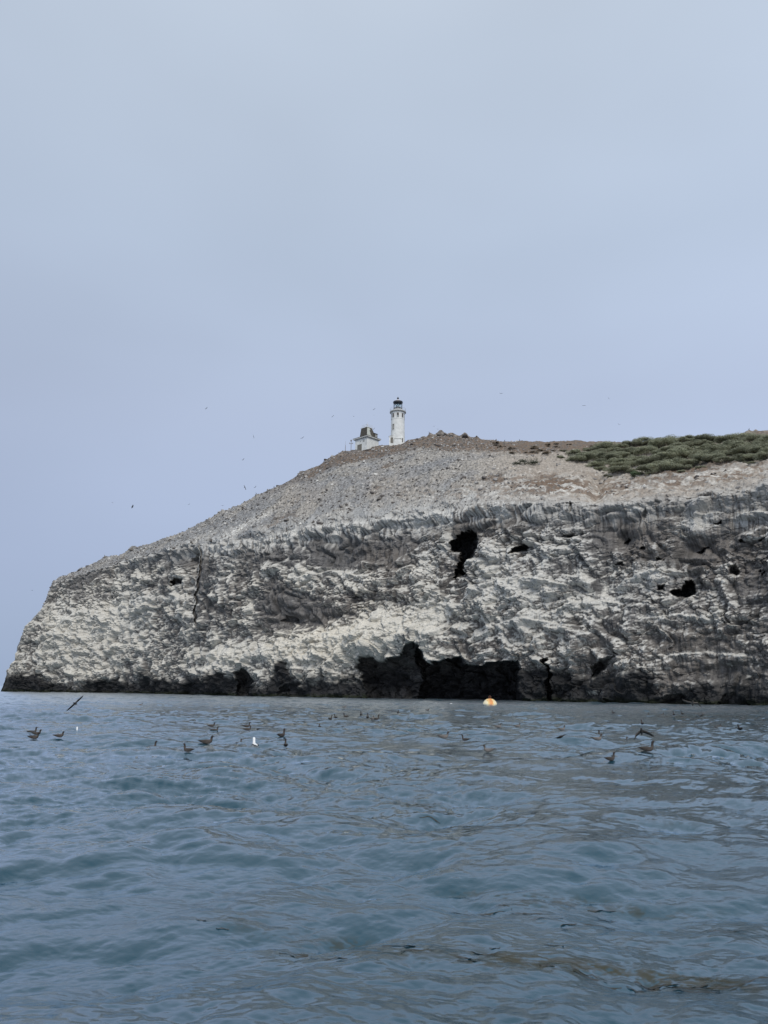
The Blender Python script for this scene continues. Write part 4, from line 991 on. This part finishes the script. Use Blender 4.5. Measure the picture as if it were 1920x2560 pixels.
PALEB = bird_float_meshes(.04, .03, (.17, .152, .14), (.05, .042, .038), (.22, .20, .185))
DARKB = bird_float_meshes(.05, .0, (.035, .032, .032), (.025, .023, .023), (.05, .045, .042))
WHITE = bird_float_meshes(.05, .0, (.80, .80, .79), (.85, .85, .84), (.85, .85, .84))
for wm in WHITE[1]:
    wm.materials[0] = M['bird']
    a = wm.attributes['tint']; n_v = len(wm.vertices); a.data.foreach_set('color', np.tile([.10, .105, .115, 1], n_v).astype(np.float32))
def floater(px, py, kind, yaw, s, label, group='seabirds floating on the water', name='seabird', pitch=0.0, dz=0.0):
    p = on_water(np.array(px), np.array(py), 0.0)
    for _ in range(3):
        z = float(wave_z(p[0], p[1])[0]); p = on_water(np.array(px), np.array(py), z)
    o = empty(name, (p[0], p[1], z + (.05 if p[1] < 52 else .13) + dz)); o.rotation_euler = (0, pitch, R(yaw)); o.scale = (s, s, s)
    tag(o, label, 'bird', group)
    me, wms, bme = kind
    link(bpy.data.objects.new('body', me), o)
    for wm in wms: link(bpy.data.objects.new('wing', wm), o)
    link(bpy.data.objects.new('bill', bme), o)
    return o
S = 0.94
FLOATERS = [
 (81, 1834, TALL, 15, S, 'brown seabird with raised neck, rearmost of the trio at far left'),
 (92, 1838, BROWN, 0, S, 'brown seabird half hidden in the middle of the trio at far left'),
 (85, 1848, BROWN, -5, S * 1.15, 'large brown seabird at the front of the trio at far left'),
 (148, 1844, BROWN, 5, S, 'lone brown seabird floating just right of the trio at far left'),
 (379, 1874, TALL, 40, S, 'brown seabird with lifted head turned right, left of the small dark wave crest'),
 (469, 1881, TALL, 160, S * .9, 'small upright seabird looking left, just above a dark wave crest'),
 (529, 1818, BROWN, 0, S, 'brown seabird facing right, upper one of a pair left of centre'),
 (537, 1829, BROWN, 5, S, 'paler brown seabird facing right, lower one of a pair left of centre'),
 (617, 1819, TALL, 10, S, 'dark-headed seabird at the top of the close group of three'),
 (619, 1827, BROWN, 20, S, 'brown seabird in the middle of the close group of three'),
 (636, 1835, BROWN, 0, S * 1.1, 'dark seabird at the lower right of the close group of three'),
 (517, 1860, BROWN, 0, S * 1.25, 'long low brown seabird facing right, left of the white gull'),
 (598, 1864, PALEB, 70, S, 'pale brown seabird seen end on, beside the white gull'),
 (704, 1843, TALL, 60, S * 1.2, 'upright dark seabird standing tall alone, right of the group of three'),
 (714, 1868, TALL, 100, S, 'small seabird seen from behind, right of the white gull'),
 (352, 1765, PALEB, 0, S, 'faint pale seabird far out near the cliff foot at left'),
 (799, 1820, BROWN, 100, S * .9, 'tiny upright seabird alone, lower left of the distant row of birds'),
 (826, 1803, TALL, 60, S, 'small seabird, leftmost of the distant three left of centre'),
 (839, 1799, TALL, 120, S * 1.1, 'small dark seabird, middle of the distant three left of centre'),
 (865, 1796, TALL, 170, S * 1.1, 'small dark seabird facing left, rightmost of the distant three'),
 (861, 1772, PALEB, 20, S * 1.1, 'tiny distant seabird near the cliff shadow at centre left'),
 (902, 1791, TALL, 90, S * 1.1, 'distant upright seabird just left of the tight trio at centre'),
 (919, 1799, TALL, 90, S * 1.3, 'dark upright seabird, left bird of the tight trio at centre'),
 (931, 1803, PALEB, 60, S * 1.1, 'pale reddish seabird, middle bird of the tight trio at centre'),
 (940, 1803, TALL, 20, S * 1.3, 'dark-headed seabird, right bird of the tight trio at centre'),
 (995, 1786, TALL, 70, S, 'tiny distant seabird below the cave mouth'),
 (1069, 1779, BROWN, 0, S, 'tiny low seabird far out, below and left of the orange buoy'),
 (1110, 1847, PALEB, 0, S * 1.15, 'pale flat seabird with dark head facing right, at centre'),
 (1163, 1853, TALL, 150, S * .9, 'small dark seabird facing left, right of the pale flat one'),
 (1221, 1881, PALEB, 185, S * 1.0, 'mottled seabird facing left with tail cocked up, nearest below the buoy'),
 (1246, 1820, PALEB, 0, S, 'pale seabird facing right, left one of a spaced pair below the buoy'),
 (1294, 1822, PALEB, 10, S, 'pale seabird facing right, right one of a spaced pair below the buoy'),
 (1405, 1827, PALEB, 20, S * 1.1, 'fluffy pale seabird just above the low-skimming dark bird'),
 (1452, 1844, DARKB, 150, S, 'dark seabird facing left, right of the low-skimming dark bird'),
 (1499, 1843, TALL, 80, S * 1.1, 'upright seabird, rear one of a close pair at right'),
 (1494, 1852, PALEB, 0, S * 1.1, 'pale seabird, front one of a close pair at right'),
 (1560, 1857, PALEB, 0, S, 'pale seabird facing right, below the large flying bird'),
 (1527, 1903, TALL, 20, S * .9, 'seabird with only raised neck and head showing, nearest at right'),
 (1620, 1879, TALL, 0, S * 1.2, 'brown seabird with cocked tail and tall neck, under the large flying bird'),
 (1606, 1815, TALL, 90, S, 'faint small seabird directly behind the large flying bird'),
 (1759, 1833, DARKB, 100, S * 1.1, 'dark seabird seen end on, first of three toward the right edge'),
 (1798, 1826, PALEB, 20, S, 'pale mottled seabird, second of three toward the right edge'),
 (1850, 1826, DARKB, 90, S * 1.2, 'dark rounded seabird, last of three toward the right edge'),
 (1534, 1786, TALL, 120, S, 'tiny distant seabird at the left end of the kelp streaks'),
 (1621, 1791, BROWN, 60, S, 'tiny brown seabird among the kelp streaks, leftmost of four'),
 (1655, 1791, BROWN, 0, S, 'tiny brown seabird among the kelp streaks, second of four'),
 (1685, 1791, TALL, 80, S * 1.1, 'tiny brown upright seabird among the kelp streaks, third of four'),
 (1706, 1789, TALL, 100, S, 'tiny brown seabird among the kelp streaks, rightmost of four'),
]
for px, py, kd, yaw, s, lb in FLOATERS:
    floater(px, py, kd, yaw, s, lb)
floater(637, 1872, WHITE, 110, 1.35, 'bright white gull with dark wings floating left of centre', None, 'gull')
floater(193, 1833, WHITE, 120, 1.0, 'small pale gull seen end on at far left', None, 'gull')

def bird_fly_mesh(name, span, lw, rw, body_c, wing_c, chord=.19, blen=.48):
    """one continuous body with two wings; lw, rw: (inner angle, outer angle) in degrees up"""
    b = bmesh.new()
    h = blen / 2
    rings = [(-h, .0, .045, .006), (-h * .75, .0, .035, .018), (-h * .3, 0, .055, .05), (h * .1, 0, .065, .06), (h * .45, .005, .05, .05), (h * .68, .015, .034, .036), (h * .86, .02, .034, .036), (h * .97, .018, .012, .014)]
    seg = 12; R_ = []
    for x, z, rw_, rh in rings:
        R_.append([b.verts.new((x, rw_ * math.cos(2 * PI * i / seg), z + rh * math.sin(2 * PI * i / seg))) for i in range(seg)])
    side = {}
    for k_ in range(len(rings) - 1):
        for i in range(seg):
            j = (i + 1) % seg
            f = b.faces.new((R_[k_][i], R_[k_][j], R_[k_ + 1][j], R_[k_ + 1][i]))
    b.faces.new(R_[0][::-1]); b.faces.new(R_[-1])
    hs = span / 2
    for sgn, (a1, a2) in ((1, lw), (-1, rw)):
        st_ = [(0.04, 0.0, h * .42, -h * .40, .018), (.25 * hs, R(a1), h * .54, -h * .36, .016), (.5 * hs, R(a1), h * .62, -h * .26, .012), (.78 * hs, R(a2), h * .42, -h * .28, .008), (hs, R(a2), h * .02, -h * .22, .002)]
        y = 0.0; z = .02; prev = None; last = 0
        for d, a, xl, xt, th in st_:
            y += (d - last) * math.cos(a); z += (d - last) * math.sin(a); last = d
            cur = [b.verts.new((xl, sgn * y, z)), b.verts.new(((xl + xt) / 2 + .02, sgn * y, z + th)), b.verts.new((xt, sgn * y, z - .003)), b.verts.new(((xl + xt) / 2 + .02, sgn * y, z - th * .6))]
            if prev:
                for i in range(4):
                    j = (i + 1) % 4; b.faces.new((prev[i], prev[j], cur[j], cur[i]))
            prev = cur
        b.faces.new(prev)
    bmesh.ops.recalc_face_normals(b, faces=b.faces)
    V_ = [v.co.copy() for v in b.verts]
    me = bpy.data.meshes.new(name); b.to_mesh(me); b.free()
    for p in me.polygons: p.use_smooth = True
    at = me.attributes.new('tint', 'FLOAT_COLOR', 'POINT')
    for i, v in enumerate(V_):
        t = min(1, abs(v.y) / (hs * .8)) if abs(v.y) > .07 else 0
        c = [body_c[k_] * (1 - t) + wing_c[k_] * t for k_ in range(3)]
        at.data[i].color = (*c, 1)
    me.materials.append(M['bird'])
    bv, bf = loft([(h * .96, .018, .012, .012, 0), (h * 1.12, .012, .006, .007, 0), (h * 1.22, .004, .002, .003, 0)], 6)
    return me, np_mesh('bill', np.array(bv), np.array(bf), M['bill'], smooth=True)
FL_A = bird_fly_mesh('body', 1.25, (22, -10), (22, -10), (.07, .06, .055), (.05, .045, .042))
FL_B = bird_fly_mesh('body', 1.25, (-28, -62), (-30, -58), (.055, .05, .046), (.075, .068, .062))
FL_C = bird_fly_mesh('body', 1.25, (5, -4), (5, -4), (.06, .052, .048), (.035, .032, .03))
FL_W = bird_fly_mesh('body', 1.15, (25, 2), (25, 2), (.30, .31, .33), (.14, .145, .155))
FL_D = bird_fly_mesh('body', 1.3, (30, 30), (-5, -75), (.10, .09, .08), (.11, .10, .09))
def flyer(px, py, dist, kind, yaw, roll, pitch, s, label, group=None, name='flying_bird'):
    p = at_r(np.array(float(px)), np.array(float(py)), np.array(float(dist)))
    o = empty(name, tuple(p)); o.rotation_mode = 'XYZ'
    o.matrix_world = Matrix.Translation(p) @ Matrix.Rotation(R(yaw), 4, 'Z') @ Matrix.Rotation(R(pitch), 4, 'Y') @ Matrix.Rotation(R(roll), 4, 'X') @ Matrix.Scale(s, 4)
    tag(o, label, 'bird', group)
    link(bpy.data.objects.new('body', kind[0]), o); link(bpy.data.objects.new('bill', kind[1]), o)
    return o
# near the water
flyer(1604, 1829, 30, FL_B, 70, -14, 42, .80, 'large dark bird flying low with wings drooped, right of centre over the water')
flyer(1732, 1758, 52, FL_D, 75, -6, 45, .95, 'dark bird flying with one wing hanging down, against the dark cliff foot at right')
flyer(1402, 1842, 35, FL_C, 128, -10, 22, .9, 'dark bird skimming the water with wings held flat, right of centre')
flyer(188, 1759, 50, FL_C, 85, -48, 14, 1.0, 'dark bird banking steeply with straight wings over the water at far left')
flyer(1752, 1790, 58, FL_C, 200, 12, 0, .75, 'small dark bird skimming the kelp streaks beneath the wing-hanging bird')
# in the sky
SKYB = [
 (612, 1219, 150, FL_C, 60, 62, 0, 1.0, 'dark bird banking upright just above the left skyline'),
 (331, 1267, 150, FL_A, 30, -25, 0, .95, 'grey bird with raised wings alone over the left slope'),
 (634, 1092, 170, FL_C, 80, 75, 0, .85, 'dark bird seen edge on, high left of the white building'),
 (756, 1095, 190, FL_W, 70, -25, 0, 1.0, 'faint grey bird gliding level, left of the white building'),
 (516, 1021, 190, FL_W, 60, -35, 0, .8, 'faint grey bird highest of all over the left slope'),
 (832, 1041, 200, FL_W, 60, -35, 0, .75, 'faint bird, left one of two above the thin mast'),
 (884, 1041, 200, FL_W, 30, 20, 0, .7, 'faint bird, right one of two above the thin mast'),
 (935, 1023, 200, FL_C, 60, -25, 0, .7, 'small dark bird between the white building and the lantern room'),
 (935, 1038, 230, FL_W, 60, 30, 0, .45, 'tiny pale bird just under the dark one beside the lantern room'),
 (935, 1072, 230, FL_C, 40, -40, 0, .6, 'small bird close above the brown roof of the white building'),
 (1252, 984, 190, FL_W, 70, 12, 0, .95, 'pale bird gliding level, right of the lighthouse'),
 (1460, 1014, 180, FL_C, 85, 0, 0, .75, 'dark bird gliding flat, right of the lighthouse and above the thicket'),
 (1522, 996, 180, FL_C, 60, 70, 0, .7, 'dark bird banking upright, highest at right'),
 (1547, 1061, 190, FL_W, 70, 25, 0, .7, 'faint bird low above the thicket skyline'),
 (608, 1149, 200, FL_W, 60, -30, 0, .85, 'faint grey bird midway up the left sky'),
 (638, 1218, 190, FL_W, 60, -30, 0, .8, 'pale bird just right of the dark banking bird by the skyline'),
 (1085, 1066, 220, FL_W, 80, 0, 0, .7, 'faint bird, upper of two over the brown summit'),
 (1094, 1073, 220, FL_W, 80, 15, 0, .75, 'faint bird, lower of two over the brown summit'),
 (80, 1476, 230, FL_W, 70, 0, 0, .75, 'faint bird beside the steep left end of the island'),
 (472, 1261, 220, FL_W, 80, -10, 0, .8, 'faint pale bird low over the left slope, between two others'),
 (556, 1264, 220, FL_W, 80, -5, 0, .8, 'faint pale bird nearest the left skyline'),
 (281, 1257, 220, FL_W, 60, 25, 0, .7, 'faint pale bird farthest left above the slope'),
]
for a in SKYB: flyer(*a, group='birds circling over the island')
# birds perched along the crest
PERCH = [(147, 'at the brink of the steep left end'), (204, 'first along the left ridge'), (262, 'on the left ridge by a rock knob'), (400, 'on the bare stretch of the left ridge'), (641, 'midway up the left ridge'), (684, 'above the midpoint of the left ridge'),
         (1074, 'left of the summit rocks'), (1240, 'right of the summit rocks'), (1262, 'on the flat crest right of the summit'), (1300, 'in the middle of the flat crest'), (1795, 'left one of the pair on the right-hand crest'), (1808, 'right one of the pair on the right-hand crest'), (1872, 'highest on the right-hand crest')]
PB = bird_float_meshes(.10, 0, (.05, .046, .044), (.04, .036, .034), (.06, .055, .05))
for x, where in PERCH:
    p = on_ridge(x)
    o = empty('perched_bird', (p[0], p[1], p[2] + .12)); o.rotation_euler = (0, R(-55), R(random.choice([20, 160]))); o.scale = (1.5, 1.5, 1.5)
    tag(o, 'tiny dark bird perched ' + where, 'bird', 'birds perched on the crest')
    link(bpy.data.objects.new('body', PB[0]), o); link(bpy.data.objects.new('bill', PB[2]), o)

# ------------------------------------------------------------------ buoy and float
m, t, b = new_mat('rust_streaked_buoy_paint')
tcn = t.nodes.new('ShaderNodeTexCoord'); sp_ = t.nodes.new('ShaderNodeSeparateXYZ'); t.links.new(tcn.outputs['Object'], sp_.inputs[0])
nz_ = t.nodes.new('ShaderNodeTexNoise'); nz_.inputs['Scale'].default_value = 3.0; nz_.inputs['Detail'].default_value = 5
mpn = t.nodes.new('ShaderNodeMapping'); mpn.inputs['Scale'].default_value = (1, 1, .45); t.links.new(tcn.outputs['Object'], mpn.inputs[0]); t.links.new(mpn.outputs[0], nz_.inputs['Vector'])
ax = t.nodes.new('ShaderNodeMath'); ax.operation = 'ABSOLUTE'; t.links.new(sp_.outputs['X'], ax.inputs[0])
ad = t.nodes.new('ShaderNodeMath'); ad.operation = 'MULTIPLY_ADD'; ad.inputs[1].default_value = -.75; t.links.new(ax.outputs[0], ad.inputs[0]); t.links.new(nz_.outputs[0], ad.inputs[2])
rp = t.nodes.new('ShaderNodeValToRGB'); ee = rp.color_ramp.elements
ee[0].position = .0; ee[0].color = (.86, .76, .52, 1); ee[1].position = .44; ee[1].color = (.70, .26, .06, 1)
el = ee.new(.16); el.color = (.84, .62, .26, 1)
t.links.new(ad.outputs[0], rp.inputs[0]); t.links.new(rp.outputs[0], b.inputs['Base Color']); b.inputs['Roughness'].default_value = .45
M['buoy'] = m
p = on_water(np.array(1225.), np.array(1763.5), 0.0)
bz_ = float(wave_z(p[0], p[1])[0])
buoy = empty('mooring_buoy', (p[0], p[1], bz_ - .12)); tag(buoy, 'round white mooring buoy with orange rust stains in front of the cave', 'buoy')
BR_ = 17.0 * np.linalg.norm(p - CAMP) / F
pr = [(BR_ * .55, -.5), (BR_ * .85, -.25)] + [(BR_ * math.cos(a), .14 + BR_ * .88 * math.sin(a)) for a in np.linspace(0, PI / 2 - .12, 12)]
MB().lathe(pr, 40).build('hull', M['buoy'], buoy, True)
MB().lathe([(BR_ * 1.015, 0), (BR_ * 1.03, .03), (BR_ * 1.03, .10), (BR_ * 1.012, .13)], 40, (0, 0, .02), cap=False).build('waterline_band', M['rust'], buoy, True)
MB().lathe([(BR_ * .80, 0), (BR_ * .80, .03)], 40, (0, 0, .14 + BR_ * .54), cap=False).build('seam', M['grey_trim'], buoy, True)
top_z = .14 + BR_ * .88
MB().lathe([(.22, -.02), (.22, .06), (.1, .08)], 14, (0, 0, top_z)).build('mooring_plate', M['rust'], buoy)
rg = MB()
for i in range(12):
    a0, a1 = 2 * PI * i / 12, 2 * PI * (i + 1) / 12
    rg.tube((.17 * math.cos(a0), 0, top_z + .22 + .17 * math.sin(a0)), (.17 * math.cos(a1), 0, top_z + .22 + .17 * math.sin(a1)), .045, 6)
rg.build('mooring_ring', M['rust'], buoy)
p = on_water(np.array(1128.), np.array(1760.), 0.0)
z_ = float(wave_z(p[0], p[1])[0])
ft = empty('float', (p[0], p[1], z_)); tag(ft, 'small white float on the water left of the orange-stained buoy', 'float')
MB().lathe([(.04, -.16), (.16, -.1), (.20, .05), (.17, .18), (.08, .27), (.03, .28)], 16).build('ball', M['float_white'], ft, True)
MB().lathe([(.04, 0), (.04, .08)], 8, (0, 0, .281)).build('eye', M['rust'], ft)

# ------------------------------------------------------------------ kelp at the surface
def kelp_patch(poly_pts, n, spread, length, mat, label, seed):
    r_ = np.random.default_rng(seed)
    q = np.array(poly_pts, float)
    seg = r_.integers(0, len(q) - 1, n); t_ = np.clip(np.round(r_.random(n) * 5) / 5 + r_.normal(0, .05, n), 0, 1)
    cpx = q[seg] * (1 - t_[:, None]) + q[seg + 1] * t_[:, None]
    cpx = cpx + r_.normal(size=(n, 2)) * np.array(spread)
    c = on_water(cpx[:, 0], cpx[:, 1], 0.0)
    nseg = 5
    ang = r_.normal(-.1, .35, n); ln = length * r_.uniform(.5, 1.4, n)
    V_, F_ = [], []
    for i in range(n):
        u = np.linspace(-.5, .5, nseg + 1)
        bend = r_.normal(0, .25)
        dx = u * ln[i]; dy = bend * ln[i] * (u ** 2 - .1) + .06 * ln[i] * np.sin(u * 9 + i)
        ca, sa = math.cos(ang[i]), math.sin(ang[i])
        X_ = c[i, 0] + dx * ca - dy * sa; Y_ = c[i, 1] + dx * sa + dy * ca
        wd = length * .022 * (1 - (2 * u) ** 4) * r_.uniform(.6, 1.3) + .004
        nx, ny = -sa, ca
        b0_ = len(V_)
        for k_ in range(nseg + 1):
            V_.append((X_[k_] - nx * wd[k_], Y_[k_] - ny * wd[k_], 0)); V_.append((X_[k_] + nx * wd[k_], Y_[k_] + ny * wd[k_], 0))
        for k_ in range(nseg): F_.append((b0_ + 2 * k_, b0_ + 2 * k_ + 2, b0_ + 2 * k_ + 3, b0_ + 2 * k_ + 1))
    V_ = np.array(V_); V_[:, 2] = wave_z(V_[:, 0], V_[:, 1]) + .004 + .004 * np.random.default_rng(seed + 1).normal(size=len(V_))
    o = mesh_obj('kelp', np_mesh('kelp', V_, np.array(F_), mat, smooth=True), None)
    return tag(o, label, 'kelp', None, 'stuff')
for pts_, n_k, spr, ln_, mt, lb, sd in [
    ([(1150, 2395), (1330, 2405), (1480, 2425), (1640, 2440), (1850, 2470)], 22, (45, 16), .26, 'kelp', 'long dark kelp streak floating nearest the camera at right', 201),
    ([(1180, 2235), (1300, 2250), (1460, 2265), (1640, 2290), (1900, 2305)], 12, (50, 12), .34, 'kelp', 'dark kelp streak behind the nearest one at right', 202),
    ([(430, 2265), (640, 2330), (800, 2370), (1000, 2385), (1160, 2380)], 10, (60, 18), .24, 'kelp', 'thin scattered kelp at lower left of centre', 203),
    ([(1000, 2010), (1100, 2015), (1150, 2075), (1190, 2080)], 9, (26, 6), .5, 'kelp', 'small kelp clump in the middle of the water', 204),
    ([(1580, 1782), (1720, 1786), (1920, 1788), (1950, 1800), (1760, 1802), (1640, 1796)], 160, (40, 4), 1.5, 'kelp_red', 'reddish brown kelp bed off the cliff foot at right', 205)]:
    kelp_patch(pts_, n_k, spr, ln_, M[mt], lb, sd)
